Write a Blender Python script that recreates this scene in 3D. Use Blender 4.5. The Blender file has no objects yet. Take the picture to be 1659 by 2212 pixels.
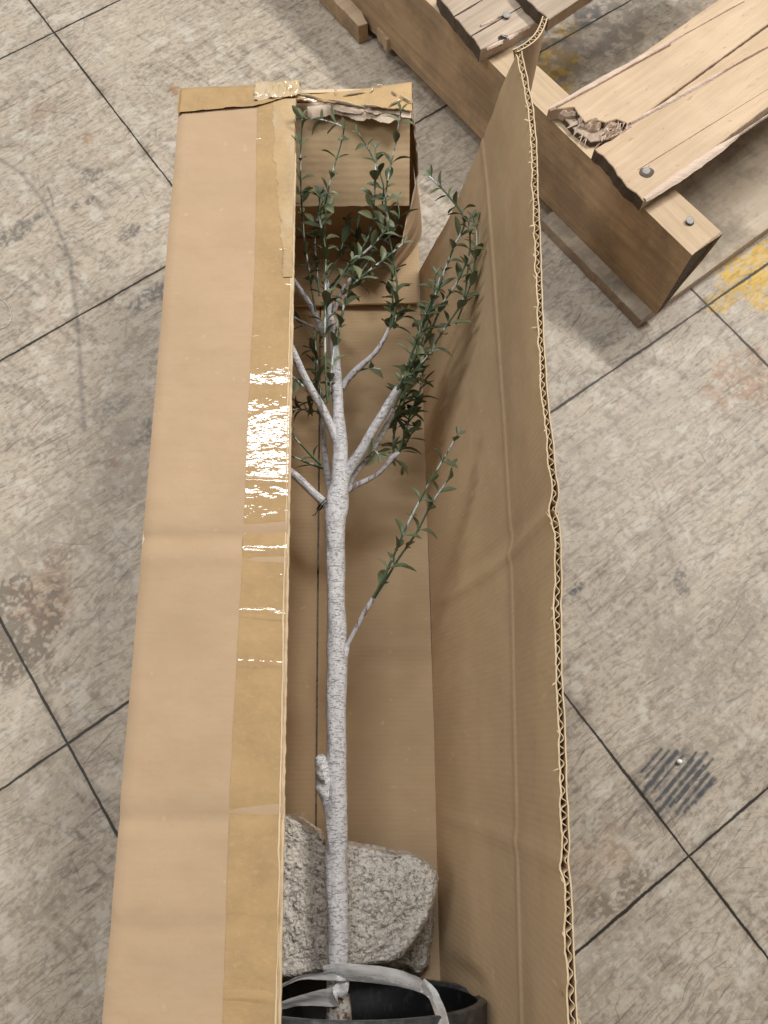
import bpy, math, random
import numpy as np
from mathutils import Vector, Matrix

random.seed(7); RNG = np.random.default_rng(7)
scene = bpy.context.scene
COL = scene.collection
pi = math.pi

# ------------------------------------------------------------------ camera
RX, RY, H = 0.31821, 0.01064, 0.7989          # phone held 0.8 m above the floor, tipped forward
cam_d = bpy.data.cameras.new('camera'); cam = bpy.data.objects.new('camera', cam_d); COL.objects.link(cam)
cam.location = (0, 0, H); cam.rotation_euler = (RX, RY, 0)
cam_d.sensor_fit = 'VERTICAL'; cam_d.sensor_height = 36.0; cam_d.lens = 2858.75 / 4032 * 36
cam_d.clip_start = 0.01; cam_d.clip_end = 60
scene.camera = cam
scene.render.resolution_x, scene.render.resolution_y = 768, 1024

# ------------------------------------------------------------------ world and lamps (indoor hall, ceiling tubes)
world = bpy.data.worlds.new('World'); scene.world = world; world.use_nodes = True
bg = world.node_tree.nodes['Background']
bg.inputs['Strength'].default_value = 0.375            # pale ceiling overhead, darker hall towards the horizon
_wt = world.node_tree; _tc = _wt.nodes.new('ShaderNodeTexCoord'); _sx = _wt.nodes.new('ShaderNodeSeparateXYZ'); _rp = _wt.nodes.new('ShaderNodeValToRGB')
_wt.links.new(_tc.outputs['Generated'], _sx.inputs[0]); _ma = _wt.nodes.new('ShaderNodeMath'); _ma.operation = 'MULTIPLY_ADD'; _ma.inputs[1].default_value = .42      # background darkened behind the camera, standing in for its holder's shade
_wt.links.new(_sx.outputs['Y'], _ma.inputs[0]); _wt.links.new(_sx.outputs['Z'], _ma.inputs[2]); _wt.links.new(_ma.outputs[0], _rp.inputs['Fac']); _wt.links.new(_rp.outputs['Color'], bg.inputs['Color'])
_rp.color_ramp.elements[0].position = .22; _rp.color_ramp.elements[0].color = (.065, .06, .052, 1)
_rp.color_ramp.elements[1].position = .85; _rp.color_ramp.elements[1].color = (1.0, .96, .90, 1)
def area(name, loc, sx, sy, watts, col=(1, .96, .9), target=(0, .35, 0)):
    l = bpy.data.lights.new(name, 'AREA'); l.shape = 'RECTANGLE'; l.size = sx; l.size_y = sy
    l.energy = watts; l.color = col
    o = bpy.data.objects.new(name, l); COL.objects.link(o); o.location = loc
    o.rotation_euler = (Vector(target) - Vector(loc)).to_track_quat('-Z', 'Y').to_euler()
    return o
a1 = area('ceiling_tube_lamp', (-.25, 1.27, 2.6), 1.5, .30, 32, (.94, .97, 1.0)); a1.rotation_euler = (0, 0, 0)
area('ceiling_tube_lamp', (1.5, 1.7, 2.6), 1.4, .22, 78)
area('ceiling_tube_lamp', (-1.9, .15, 2.6), .4, 1.4, 24)

scene.view_settings.view_transform = 'Standard'; scene.view_settings.look = 'None'
scene.view_settings.gamma = 1.0; scene.view_settings.exposure = 0.0
try: scene.view_settings.use_curve_mapping = False
except Exception: pass

# ------------------------------------------------------------------ measuring helpers
_cx, _sx, _cy, _sy = math.cos(RX), math.sin(RX), math.cos(RY), math.sin(RY)
MC = np.array([[_cy, 0, _sy], [0, 1, 0], [-_sy, 0, _cy]]) @ np.array([[1, 0, 0], [0, _cx, -_sx], [0, _sx, _cx]])
FD = 2858.75 / 1.8228
def W(x, y, z):
    """survey: sight line through a point of the photo sheet (1659 x 2212) cut at height z"""
    w = MC @ np.array([(x - 829.5) / FD, -(y - 1106) / FD, -1.0])
    t = (z - H) / w[2]
    return np.array([w[0] * t, w[1] * t, z])
def wpx(p):
    return float(((H - p[2]) / (H)) * (H / FD) * 1.06)     # metres per sheet unit at a point

# ------------------------------------------------------------------ object helpers
def tag(o, label=None, cat=None, group=None, kind=None):
    if label: o['label'] = label
    if cat: o['category'] = cat
    if group: o['group'] = group
    if kind: o['kind'] = kind
    return o
def empty(name, loc=(0, 0, 0)):
    o = bpy.data.objects.new(name, None); o.empty_display_size = .05; COL.objects.link(o); o.location = loc
    return o
WORG = {}                                                     # world origin of every mesh, so that children can be set against it
class MB:
    def __init__(s): s.v = []; s.f = []; s.m = []
    def add(s, verts, faces, mi=0):
        b = len(s.v); s.v += [tuple(float(c) for c in v) for v in verts]
        s.f += [tuple(b + i for i in f) for f in faces]; s.m += [mi] * len(faces)
    def grid(s, G, mi=0, flip=False):
        G = np.asarray(G); n, m = G.shape[:2]; fs = []
        for i in range(n - 1):
            for j in range(m - 1):
                q = (i*m+j, i*m+j+1, (i+1)*m+j+1, (i+1)*m+j)
                fs.append(q[::-1] if flip else q)
        s.add(G.reshape(-1, 3), fs, mi)
    def build(s, name, mats, parent=None, smooth=True, loc=(0, 0, 0), autos=None):
        me = bpy.data.meshes.new(name)
        off = Vector(loc)
        me.from_pydata([tuple(Vector(v) - off) for v in s.v], [], s.f)
        if not isinstance(mats, (list, tuple)): mats = [mats]
        for m in mats: me.materials.append(m)
        me.polygons.foreach_set('material_index', s.m)
        me.polygons.foreach_set('use_smooth', [smooth] * len(s.f))
        me.update()
        o = bpy.data.objects.new(name, me); COL.objects.link(o)
        o.location = off
        if parent is not None:
            o.parent = parent
            o.location = off - WORG.get(parent.name, parent.location)
        WORG[o.name] = off.copy()
        if autos is not None: me.set_sharp_from_angle(angle=autos)
        return o
def vnoise(x, y, seed=0):
    if isinstance(x, list) and len(x) == 1: return (_sn(float(x[0]), float(y[0]), seed),)
    """smooth value noise, arrays"""
    x = np.asarray(x, float); y = np.asarray(y, float)
    xi = np.floor(x).astype(np.int64); yi = np.floor(y).astype(np.int64); fx = x - xi; fy = y - yi
    fx = fx*fx*(3-2*fx); fy = fy*fy*(3-2*fy)
    def h(a, b):
        n = (a * 374761393 + b * 668265263 + seed * 1274126177) & 0x7fffffff
        n = ((n ^ (n >> 13)) * 1274126177) & 0x7fffffff
        n = n ^ (n >> 16)
        return (n % 100003) / 100003.0
    return (h(xi, yi)*(1-fx)+h(xi+1, yi)*fx)*(1-fy) + (h(xi, yi+1)*(1-fx)+h(xi+1, yi+1)*fx)*fy
def _sn(x, y, seed):
    xi = math.floor(x); yi = math.floor(y); fx = x-xi; fy = y-yi; fx = fx*fx*(3-2*fx); fy = fy*fy*(3-2*fy)
    def h(a, b):
        n = (a * 374761393 + b * 668265263 + seed * 1274126177) & 0x7fffffff
        n = ((n ^ (n >> 13)) * 1274126177) & 0x7fffffff
        n = n ^ (n >> 16)
        return (n % 100003) / 100003.0
    return (h(xi, yi)*(1-fx)+h(xi+1, yi)*fx)*(1-fy) + (h(xi, yi+1)*(1-fx)+h(xi+1, yi+1)*fx)*fy
def fbm(x, y, oct=4, seed=0):
    if isinstance(x, list) and len(x) == 1:
        a = .5; t = s = 0.; x = float(x[0]); y = float(y[0])
        for k in range(oct):
            s += a*_sn(x*2**k, y*2**k, seed+k); t += a; a *= .5
        return (s/t,)
    s = 0; a = .5; t = 0
    for k in range(oct):
        s = s + a * vnoise(np.asarray(x) * 2**k, np.asarray(y) * 2**k, seed + k); t += a; a *= .5
    return s / t

# ------------------------------------------------------------------ material helpers
class N:
    def __init__(s, name):
        s.mat = bpy.data.materials.new(name); s.mat.use_nodes = True
        s.t = s.mat.node_tree; s.b = s.t.nodes['Principled BSDF']; s.out = s.t.nodes['Material Output']
    def n(s, typ, **kw):
        o = s.t.nodes.new(typ)
        for k, v in kw.items():
            if k.startswith('_'): setattr(o, k[1:], v)
            else: o.inputs[k].default_value = v
        return o
    def l(s, a, b): s.t.links.new(a, b)
    def co(s, kind='Object', scale=(1, 1, 1), rot=(0, 0, 0)):
        c = s.n('ShaderNodeTexCoord'); m = s.n('ShaderNodeMapping'); m.inputs['Scale'].default_value = scale
        m.inputs['Rotation'].default_value = rot; s.l(c.outputs[kind], m.inputs['Vector']); return m.outputs[0]
    def noise(s, vec, scale, detail=4, rough=.55, dist=0.0):
        o = s.n('ShaderNodeTexNoise'); o.inputs['Scale'].default_value = scale; o.inputs['Detail'].default_value = detail
        o.inputs['Roughness'].default_value = rough; o.inputs['Distortion'].default_value = dist
        s.l(vec, o.inputs['Vector']); return o.outputs['Fac']
    def vor(s, vec, scale, feat='F1', out='Distance', rand=1.0):
        o = s.n('ShaderNodeTexVoronoi'); o.feature = feat; o.inputs['Scale'].default_value = scale
        o.inputs['Randomness'].default_value = rand
        s.l(vec, o.inputs['Vector']); return o.outputs[out]
    def ramp(s, fac, stops):
        o = s.n('ShaderNodeValToRGB'); e = o.color_ramp.elements
        while len(e) < len(stops): e.new(.5)
        for k, (p, c) in enumerate(stops):
            e[k].position = p; e[k].color = (c, c, c, 1) if not isinstance(c, tuple) else (*c, 1)
        s.l(fac, o.inputs['Fac']); return o.outputs['Color']
    def mix(s, fac, a, b, typ='MIX'):
        o = s.n('ShaderNodeMix'); o.data_type = 'RGBA'; o.blend_type = typ
        for val, idx in ((fac, 0), (a, 6), (b, 7)):
            if hasattr(val, 'is_linked') or hasattr(val, 'links'): s.l(val, o.inputs[idx])
            elif isinstance(val, tuple): o.inputs[idx].default_value = (*val, 1) if len(val) == 3 else val
            else: o.inputs[idx].default_value = val
        return o.outputs[2]
    def math(s, op, a, b=None, clamp=False):
        o = s.n('ShaderNodeMath'); o.operation = op; o.use_clamp = clamp
        for val, idx in ((a, 0), (b, 1)):
            if val is None: continue
            if hasattr(val, 'links'): s.l(val, o.inputs[idx])
            else: o.inputs[idx].default_value = val
        return o.outputs[0]
    def attr(s, name):
        o = s.n('ShaderNodeAttribute'); o.attribute_name = name; return o.outputs['Fac']
    def bump(s, h, dist=.001, strength=1.0, prev=None):
        o = s.n('ShaderNodeBump'); o.inputs['Distance'].default_value = dist; o.inputs['Strength'].default_value = strength
        s.l(h, o.inputs['Height'])
        if prev is not None: s.l(prev, o.inputs['Normal'])
        return o.outputs[0]
    def done(s, color=None, rough=.6, normal=None, spec=None, metal=None, coat=None, coat_rough=.05):
        for val, k in ((color, 'Base Color'), (rough, 'Roughness')):
            if val is None: continue
            if hasattr(val, 'links'): s.l(val, s.b.inputs[k])
            elif isinstance(val, tuple): s.b.inputs[k].default_value = (*val, 1)
            else: s.b.inputs[k].default_value = val
        if normal is not None: s.l(normal, s.b.inputs['Normal'])
        if spec is not None: s.b.inputs['Specular IOR Level'].default_value = spec
        if metal is not None: s.b.inputs['Metallic'].default_value = metal
        if coat is not None:
            s.b.inputs['Coat Weight'].default_value = coat; s.b.inputs['Coat Roughness'].default_value = coat_rough
            if normal is not None: s.l(normal, s.b.inputs['Coat Normal'])
        return s.mat
def col(c, k): return tuple(min(1, x * k) for x in c)

def kraft(name, base, ribs=.5, speck=.5):
    m = N(name); v = m.co()
    big = m.noise(v, 9, 4); fine = m.noise(m.co(scale=(1, .35, 1)), 420, 3, .7); mid = m.noise(m.co(scale=(1, 3, 1)), 30, 4)
    c = m.mix(m.ramp(big, [(.3, 0.), (.7, 1.)]), col(base, .93), col(base, 1.07))
    c = m.mix(m.math('MULTIPLY', m.ramp(mid, [(.45, 0.), (.75, 1.)]), .28), c, (base[0]*.86, base[1]*.80, base[2]*.74))
    c = m.mix(m.math('MULTIPLY', m.ramp(fine, [(.62, 0.), (.72, 1.)]), speck * .5), c, col(base, .72))
    c = m.mix(m.math('MULTIPLY', m.ramp(m.noise(v, 95, 2), [(.70, 0.), (.74, 1.)]), speck * .6), c, col(base, 1.35))
    c = m.mix(m.math('MULTIPLY', m.ramp(m.noise(m.co(scale=(1, 1.6, 1)), 5, 6, .65, .8), [(.50, 0.), (.72, 1.)]), .30), c, (base[0]*.78, base[1]*.74, base[2]*.68))
    c = m.mix(m.math('MULTIPLY', m.ramp(m.noise(m.co(scale=(6, 1, 3)), 60, 3, .7), [(.70, 0.), (.76, 1.)]), .35), c, col(base, 1.25))
    w = m.n('ShaderNodeTexWave'); w.bands_direction = 'Y'; w.inputs['Scale'].default_value = 1/.0077/6.2832*2*pi/2/pi*3.14
    w.inputs['Distortion'].default_value = .6; w.inputs['Detail Scale'].default_value = 2; m.l(v, w.inputs['Vector'])
    hgt = m.math('ADD', m.math('MULTIPLY', w.outputs['Fac'], .35 * ribs), m.math('MULTIPLY', m.noise(v, 260, 4, .65), .5))
    nb = m.bump(hgt, .0006, .55)
    nb = m.bump(m.noise(v, 18, 3), .004, .5, nb)
    return m.done(c, .82, nb, spec=.25)

def tape_mat(name, base, cloud=.0, cr=.035):
    m = N(name); v = m.co()
    c = m.mix(m.ramp(m.noise(v, 26, 5, .65), [(.35, 0.), (.7, 1.)]), col(base, .88), col(base, 1.12))
    c = m.mix(m.math('MULTIPLY', m.ramp(m.noise(v, 240, 3, .7), [(.55, 0.), (.68, 1.)]), .45), c, (base[0]*1.2, base[1]*1.2, base[2]*1.25))
    if cloud:
        c = m.mix(m.math('MULTIPLY', m.ramp(m.noise(m.co(scale=(1, .4, 1)), 60, 5, .7), [(.46, 0.), (.62, 1.)]), cloud), c, (.56, .50, .40))
    wr = m.noise(m.co(scale=(1, 6, 1)), 9, 2, .5)
    nb = m.bump(m.ramp(wr, [(.62, 0.), (.70, 1.)]), .0012, .4)
    nb = m.bump(m.noise(v, 48, 2, .5), .0022, .20, nb)
    nb = m.bump(m.noise(m.co(scale=(1, 1.6, 1)), 100, 2, .5), .0012, .36, nb)
    m.b.inputs['Coat IOR'].default_value = 1.62
    return m.done(c, .65, nb, spec=.15, coat=1.0, coat_rough=cr)

def wood(name, base, dark, gs=1.0, rough=.7, mark=.4, grime=0.0):
    m = N(name); v = m.co()
    g1 = m.noise(m.co(scale=(3, 60*gs, 60*gs)), 1.0, 6, .65, 1.2)
    g2 = m.noise(m.co(scale=(14, 260*gs, 260*gs)), 1.0, 4, .7)
    c = m.mix(m.ramp(g1, [(.32, 0.), (.68, 1.)]), base, dark)
    c = m.mix(m.math('MULTIPLY', m.ramp(g2, [(.5, 0.), (.75, 1.)]), .4), c, col(dark, .8))
    saw = m.noise(m.co(scale=(60, 240, 60), rot=(0, 0, .9)), 1.0, 3, .7, .6)
    c = m.mix(m.math('MULTIPLY', m.ramp(saw, [(.62, 0.), (.72, 1.)]), mark), c, col(dark, .55))
    c = m.mix(m.ramp(m.noise(v, 14, 4), [(.4, 0.), (.8, .5)]), c, col(dark, .75))
    if grime: c = m.mix(m.math('MULTIPLY', m.ramp(m.noise(v, 9, 6, .7), [(.45, 0.), (.6, 1.)]), grime), c, (.07, .06, .05))
    nb = m.bump(g2, .0012, .5); nb = m.bump(g1, .002, .4, nb)
    return m.done(c, rough, nb, spec=.25)

M = {}
M['outer'] = kraft('kraft_outer', (.450, .318, .200), .12, .45)
M['inner'] = kraft('kraft_inner', (.565, .410, .250), .7, .7)
M['edge'] = kraft('kraft_torn_edge', (.60, .47, .31), .2, .6)
M['pulp'] = kraft('torn_paper_pulp', (.62, .50, .40), .2, .5)
M['tape'] = tape_mat('packing_tape_on_kraft', (.41, .268, .125))
M['tape4'] = tape_mat('amber_tape_on_torn_strip', (.50, .335, .165), cr=.03)
M['tape3'] = tape_mat('lifted_clear_tape', (.455, .315, .165), .22)
M['tape2'] = tape_mat('wrinkled_clear_tape', (.50, .375, .22), .35, .04)
M['pale_wood'] = wood('fresh_pallet_pine', (.62, .47, .325), (.50, .36, .235), mark=.75)
M['split_wood'] = wood('freshly_split_pine', (.72, .585, .48), (.60, .455, .36), 2.0, mark=0)
M['stringer_wood'] = wood('brown_pallet_wood', (.60, .43, .27), (.42, .29, .175), 1.3, mark=.35, grime=.35)
M['stringer_pale'] = wood('planed_pallet_wood', (.58, .445, .30), (.46, .335, .215), 1.0, mark=.25)
M['old_wood'] = wood('weathered_pallet_wood', (.52, .415, .32), (.34, .265, .20), 1.4, mark=.35)
M['end_wood'] = wood('dark_end_grain', (.16, .12, .09), (.08, .06, .045), 3, mark=.2)
M['low_wood'] = wood('scuffed_low_board', (.56, .48, .38), (.42, .34, .25), .8, mark=.6, grime=.5)

m = N('nail_steel'); v = m.co()
M['nail'] = m.done(m.mix(m.noise(v, 500, 3), (.20, .19, .18), (.40, .39, .37)), .62, m.bump(m.noise(v, 700, 2), .0003, .5), metal=.5)
m = N('painted_bark'); v = m.co(scale=(1, .45, 1))
cr = m.vor(m.co(scale=(1, 1.9, 1)), 150, 'DISTANCE_TO_EDGE'); crn = m.noise(m.co(scale=(1, 3.2, 1)), 170, 4, .7, 1.5)
crack = m.math('MULTIPLY', m.ramp(crn, [(.56, 0.), (.61, 1.)]), 1.0)
speck = m.ramp(m.noise(m.co(), 420, 3, .6), [(.64, 0.), (.68, 1.)])
c = m.mix(m.ramp(m.noise(v, 30, 4), [(.3, 0.), (.7, 1.)]), (.60, .59, .60), (.70, .69, .70))
c = m.mix(m.math('MULTIPLY', crack, .36), c, (.13, .085, .06))
c = m.mix(m.math('MULTIPLY', speck, .14), c, (.16, .12, .10))
nb = m.bump(m.math('SUBTRACT', m.noise(v, 240, 4, .6), m.math('MULTIPLY', crack, .7)), .0018, .8)
M['bark'] = m.done(c, .78, nb, spec=.25)
m = N('thin_painted_bark'); v = m.co()
st = m.ramp(m.noise(m.co(scale=(1, .25, 1)), 260, 4, .7), [(.50, 0.), (.60, 1.)])
c = m.mix(m.math('MULTIPLY', st, .8), (.52, .505, .52), (.15, .08, .065))
M['bark2'] = m.done(c, .75, m.bump(m.noise(v, 300, 3), .001, .7), spec=.25)
m = N('green_stem_with_paint_and_glints'); v = m.co()
st = m.ramp(m.noise(m.co(scale=(1, .3, 1)), 90, 3, .6), [(.51, 0.), (.57, 1.)])  # white streaks: real paint, widened so the colour also gives stem glints
M['stem'] = m.done(m.mix(st, (.085, .14, .085), (.58, .64, .62)), .45, m.bump(m.noise(v, 500, 2), .0005, .5), spec=.4)
m = N('plastic_leaf'); v = m.co()
rnd = m.attr('leaf_tone')
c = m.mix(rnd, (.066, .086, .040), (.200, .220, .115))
c = m.mix(m.math('MULTIPLY', m.ramp(m.noise(v, 150, 3), [(.55, 0.), (.75, 1.)]), .35), c, (.17, .21, .13))
c = m.mix(m.math('MULTIPLY', m.attr('leaf_paint'), m.ramp(m.noise(v, 330, 3), [(.42, 0.), (.5, 1.)])), c, (.62, .66, .64))
M['leaf'] = m.done(c, .42, m.bump(m.noise(v, 260, 3), .0006, .4), spec=.45)
m = N('grey_granular_pulp'); v = m.co()
dv_ = m.n('ShaderNodeTexNoise'); dv_.inputs['Scale'].default_value = 160; dv_.inputs['Detail'].default_value = 3; m.l(v, dv_.inputs['Vector'])
va = m.n('ShaderNodeVectorMath'); va.operation = 'MULTIPLY_ADD'; m.l(dv_.outputs['Color'], va.inputs[0]); va.inputs[1].default_value = (.007, .007, .007); m.l(v, va.inputs[2])
g = m.vor(va.outputs[0], 270, 'F1'); ge = m.vor(va.outputs[0], 270, 'DISTANCE_TO_EDGE'); g2 = m.noise(v, 330, 4, .65)
msk = m.ramp(m.noise(v, 60, 3, .6), [(.38, 0.), (.55, 1.)])
pn = m.noise(va.outputs[0], 270, 4, .66); pn2 = m.noise(v, 420, 3, .6)
pit = m.math('MULTIPLY', m.ramp(pn, [(.40, 1.), (.46, 0.)]), m.math('ADD', .35, m.math('MULTIPLY', msk, .65)))
c = m.mix(m.ramp(g2, [(.3, 0.), (.7, 1.)]), (.66, .61, .54), (.88, .82, .74))
c = m.mix(m.math('MULTIPLY', pit, .66), c, (.13, .11, .09))
c = m.mix(m.math('MULTIPLY', m.ramp(pn2, [(.36, 1.), (.42, 0.)]), .5), c, (.10, .085, .07))
nb = m.bump(m.math('SUBTRACT', m.math('SUBTRACT', m.math('ADD', pn, m.math('MULTIPLY', pn2, .4)), m.math('MULTIPLY', g, 1.3)), m.math('MULTIPLY', pit, .6)), .0028, .6)
M['pulp_block'] = m.done(c, .9, nb, spec=.15)
m = N('dusty_black_plastic'); v = m.co()
dst = m.ramp(m.noise(m.co(scale=(1, .4, 1)), 170, 6, .75), [(.54, 0.), (.74, 1.)])
c = m.mix(m.math('MULTIPLY', dst, .38), (.009, .010, .011), (.13, .135, .14))
M['pot'] = m.done(c, .38, m.bump(m.noise(v, 60, 3), .001, .3), spec=.5)
m = N('pot_rim_plastic'); v = m.co()
M['rim'] = m.done(m.mix(m.ramp(m.noise(v, 120, 5), [(.4, 0.), (.7, 1.)]), (.035, .038, .042), (.10, .105, .11)), .3, spec=.5)
m = N('milky_plastic_strap'); v = m.co()
c = m.mix(m.ramp(m.noise(v, 40, 4), [(.35, 0.), (.7, 1.)]), (.66, .645, .63), (.84, .83, .82))
M['strap'] = m.done(c, .28, m.bump(m.noise(m.co(scale=(1, 5, 1)), 45, 3), .002, .5), spec=.5)
M['strap'].node_tree.nodes['Principled BSDF'].inputs['Transmission Weight'].default_value = .5
m = N('moss_and_burlap'); v = m.co()
M['moss'] = m.done(m.mix(m.ramp(m.noise(v, 140, 5, .7), [(.42, 0.), (.56, 1.)]), (.13, .075, .035), (.50, .47, .43)), .9, m.bump(m.noise(v, 300, 4), .002, .8))
m = N('black_wire'); M['wire'] = m.done((.012, .012, .013), .4)
m = N('clear_thread'); M['thread'] = m.done((.66, .64, .60), .2, spec=.7)
m = N('white_foam'); v = m.co(); M['foam'] = m.done((.85, .85, .84), .6, m.bump(m.noise(v, 900, 2), .0003, .5))

# ================================================================== FLOOR (vinyl tiles, scratched)
TS, OX, OY, GA = 0.4572, -1.40249, 1.4975, 0.6195
XLO, XHI, YLO, YHI, ST = -.72, .72, -.34, 1.16, .0013
def axis(lo, hi, far):
    mid = np.arange(lo, hi, ST)
    return np.concatenate([np.array([-far, -2.0, -1.2]) if lo < -.5 else np.array([-far, -1.4, -.8]), mid, np.array([hi+.3, hi+1, far])])
xs = axis(XLO, XHI, 6.0); ys = axis(YLO, YHI, 6.0)
GX, GY = np.meshgrid(xs, ys)
A = {k: np.zeros(GX.shape, np.float32) for k in ('dirt', 'scuff', 'rust', 'yellow', 'pale')}
ca, sa = math.cos(GA), math.sin(GA)
GI = ((GX-OX)*ca + (GY-OY)*sa)/TS; GJ = ((GX-OX)*sa - (GY-OY)*ca)/TS      # tile coordinates
U = (GX*ca + GY*sa); V = (-GX*sa + GY*ca)                                   # along / across the drag direction
def window(x0, x1, y0, y1):
    i0, i1 = np.searchsorted(xs, [x0, x1]); j0, j1 = np.searchsorted(ys, [y0, y1]); return slice(j0, j1), slice(i0, i1)
def stroke(key, pts, w, s, rough=.5, freq=300., add=True):
    pts = [np.asarray(p[:2], float) for p in pts]
    for p, q in zip(pts[:-1], pts[1:]):
        sl = window(min(p[0], q[0])-3*w, max(p[0], q[0])+3*w, min(p[1], q[1])-3*w, max(p[1], q[1])+3*w)
        x, y = GX[sl], GY[sl]
        if x.size == 0: continue
        d = q-p; L = max(1e-9, d@d); t = np.clip(((x-p[0])*d[0]+(y-p[1])*d[1])/L, 0, 1)
        dist = np.hypot(x-p[0]-t*d[0], y-p[1]-t*d[1])
        n = vnoise(x*freq, y*freq, 11)*rough + (1-rough)
        val = s*np.exp(-(dist/w)**2)*n
        A[key][sl] = np.maximum(A[key][sl], val)
def blob(key, c, rx, ry, ang, s, freq=60., thr=.45, seed=3, soft=.12):
    R_ = max(rx, ry)*1.6; sl = window(c[0]-R_, c[0]+R_, c[1]-R_, c[1]+R_)
    x, y = GX[sl]-c[0], GY[sl]-c[1]
    if x.size == 0: return
    u = (x*math.cos(ang)+y*math.sin(ang))/rx; v = (-x*math.sin(ang)+y*math.cos(ang))/ry
    env = np.clip(1.15-np.hypot(u, v), 0, 1)
    n = fbm(GX[sl]*freq, GY[sl]*freq, 5, seed)
    n2_ = fbm(GX[sl]*freq*5, GY[sl]*freq*5, 4, seed+40)
    val = s*np.clip((n*env**.6 - thr*.55)/soft, 0, 1)*np.clip(env*2.2, 0, 1)*np.clip((n2_-.34)*5, .15, 1)
    A[key][sl] = np.maximum(A[key][sl], val)
def P2(x, y): return W(x, y, 0)[:2]
# directional scratches (things dragged over the tiles)
R2 = np.random.default_rng(5)
n1 = fbm(U*22, V*420, 3, 20); n2 = fbm(U*14+V*5, V*120-U*12, 3, 24); n3 = fbm(U*120+V*30, V*26, 3, 28); big = fbm(GX*5, GY*5, 4, 9)
A['dirt'] += (np.clip((n1-.57)/.12, 0, 1)*.30*np.clip((big-.42)*5, 0, 1)).astype(np.float32)
A['dirt'] += (np.clip((n2-.58)/.10, 0, 1)*.20*np.clip((big-.38)*4, 0, 1)).astype(np.float32)
A['dirt'] += (np.clip((n3-.60)/.1, 0, 1)*.35*np.clip((fbm(GX*7+4, GY*7, 3, 19)-.45)*6, 0, 1)).astype(np.float32)
A['dirt'] += (np.clip((fbm(U*170, V*280, 4, 33)-.56)/.08, 0, 1)*.40).astype(np.float32)
A['dirt'] += (np.clip((fbm(GX*16, GY*16, 4, 35)-.57)/.2, 0, 1)*.20).astype(np.float32)
A['pale'] += np.clip((fbm(GX*60+7, GY*60, 4, 41)-.60)/.10, 0, 1).astype(np.float32)*.7
for k in range(2300):
    c = np.array([R2.uniform(-.7, .7), R2.uniform(-.32, 1.15)]); L = R2.gamma(2, .018)
    a = GA + R2.normal(0, .16) if R2.random() < .72 else R2.uniform(0, pi)
    d = np.array([math.cos(a), math.sin(a)])*L; mid = c + d*.5 + np.array([-d[1], d[0]])*R2.normal(0, .05)
    stroke('dirt' if R2.random() < .75 else ('scuff' if R2.random() < .4 else 'pale'), [c, mid, c+d], R2.uniform(.0006, .0013), R2.uniform(.3, .85), .6)
for k in range(60):                                                        # long thin scratches
    c = np.array([R2.uniform(-.6, .6), R2.uniform(-.25, 1.1)]); L = R2.uniform(.08, .28)
    a = GA + R2.normal(0, .22); bend = R2.normal(0, .06); pts = [c]
    for q in range(5): a += bend; c = c + np.array([math.cos(a), math.sin(a)])*L/5; pts.append(c)
    stroke('dirt', pts, R2.uniform(.0008, .0022), R2.uniform(.22, .5), .6)
for k in range(700):                                                       # specks
    c = (R2.uniform(-.65, .65), R2.uniform(-.3, 1.1)); r = R2.uniform(.0010, .0026)
    stroke('dirt', [c, (c[0]+r, c[1]+r*R2.uniform(-1, 1))], r, R2.uniform(.5, .95), .3)
# the long scuff curving down the left side
stroke('scuff', [P2(*p) for p in [(0, 345), (45, 372), (90, 430), (125, 490), (152, 560), (160, 640), (170, 720), (176, 840), (182, 930)]], .0032, .55, .5, 160)
stroke('dirt', [P2(*p) for p in [(20, 672), (75, 745), (140, 770), (205, 800), (290, 830)]], .003, .35, .6)
stroke('dirt', [P2(*p) for p in [(0, 800), (60, 830), (100, 900), (105, 960)]], .002, .3, .6)
stroke('dirt', [P2(*p) for p in [(150, 1560), (170, 1700), (185, 1900), (215, 2180)]], .0022, .45, .6)
stroke('scuff', [P2(*p) for p in [(1222, 985), (1290, 940), (1420, 850)]], .003, .38, .6, 120)
stroke('dirt', [P2(*p) for p in [(1225, 1065), (1300, 985), (1420, 900)]], .0024, .4, .6, 120)
stroke('dirt', [P2(*p) for p in [(1290, 1155), (1370, 1215), (1450, 1265), (1480, 1275)]], .003, .5, .6, 120)
stroke('dirt', [P2(*p) for p in [(1330, 1110), (1350, 1160)]], .002, .5, .5)
stroke('dirt', [P2(*p) for p in [(1360, 920), (1405, 1000), (1440, 1080), (1510, 1230)]], .0022, .3, .6)
stroke('dirt', [P2(*p) for p in [(1230, 1487), (1400, 1450), (1659, 1350)]], .0015, .4, .6)
stroke('dirt', [P2(*p) for p in [(1235, 1750), (1345, 1640), (1425, 1560), (1470, 1500)]], .0012, .65, .5)
stroke('dirt', [P2(*p) for p in [(1426, 1562), (1472, 1502)]], .0028, .5, .7)
stroke('pale', [P2(*p) for p in [(1230, 1370), (1330, 1270), (1380, 1200)]], .0014, .9, .5)
stroke('pale', [P2(*p) for p in [(60, 1700), (180, 1690), (230, 1695)]], .006, .8, .6)
# black comb-like rubber marks
for k in range(13):
    t = k/12.; a = (1402+t*118+R2.uniform(-3, 3), 1642+t*66 + (k % 3)*5); L = 58 + 48*math.sin(t*pi)
    j1, j2 = R2.uniform(.75, 1.3), R2.uniform(.6, 1.25); p0 = (a[0]+L*.42*j1, a[1]-L*.50*j1+6); p1 = (a[0]-L*.45*j2, a[1]+L*.62*j2)
    stroke('scuff', [P2(*p0), P2(*p1)], R2.uniform(.0011, .0025), 1.7, .62, 300)
    stroke('scuff', [P2(p1[0], p1[1]), P2(p1[0]-28, p1[1]+34)], .0010, .6, .6, 260)
blob('scuff', P2(1445, 1668), .012, .05, -.9, .5, 90, .5)
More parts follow.
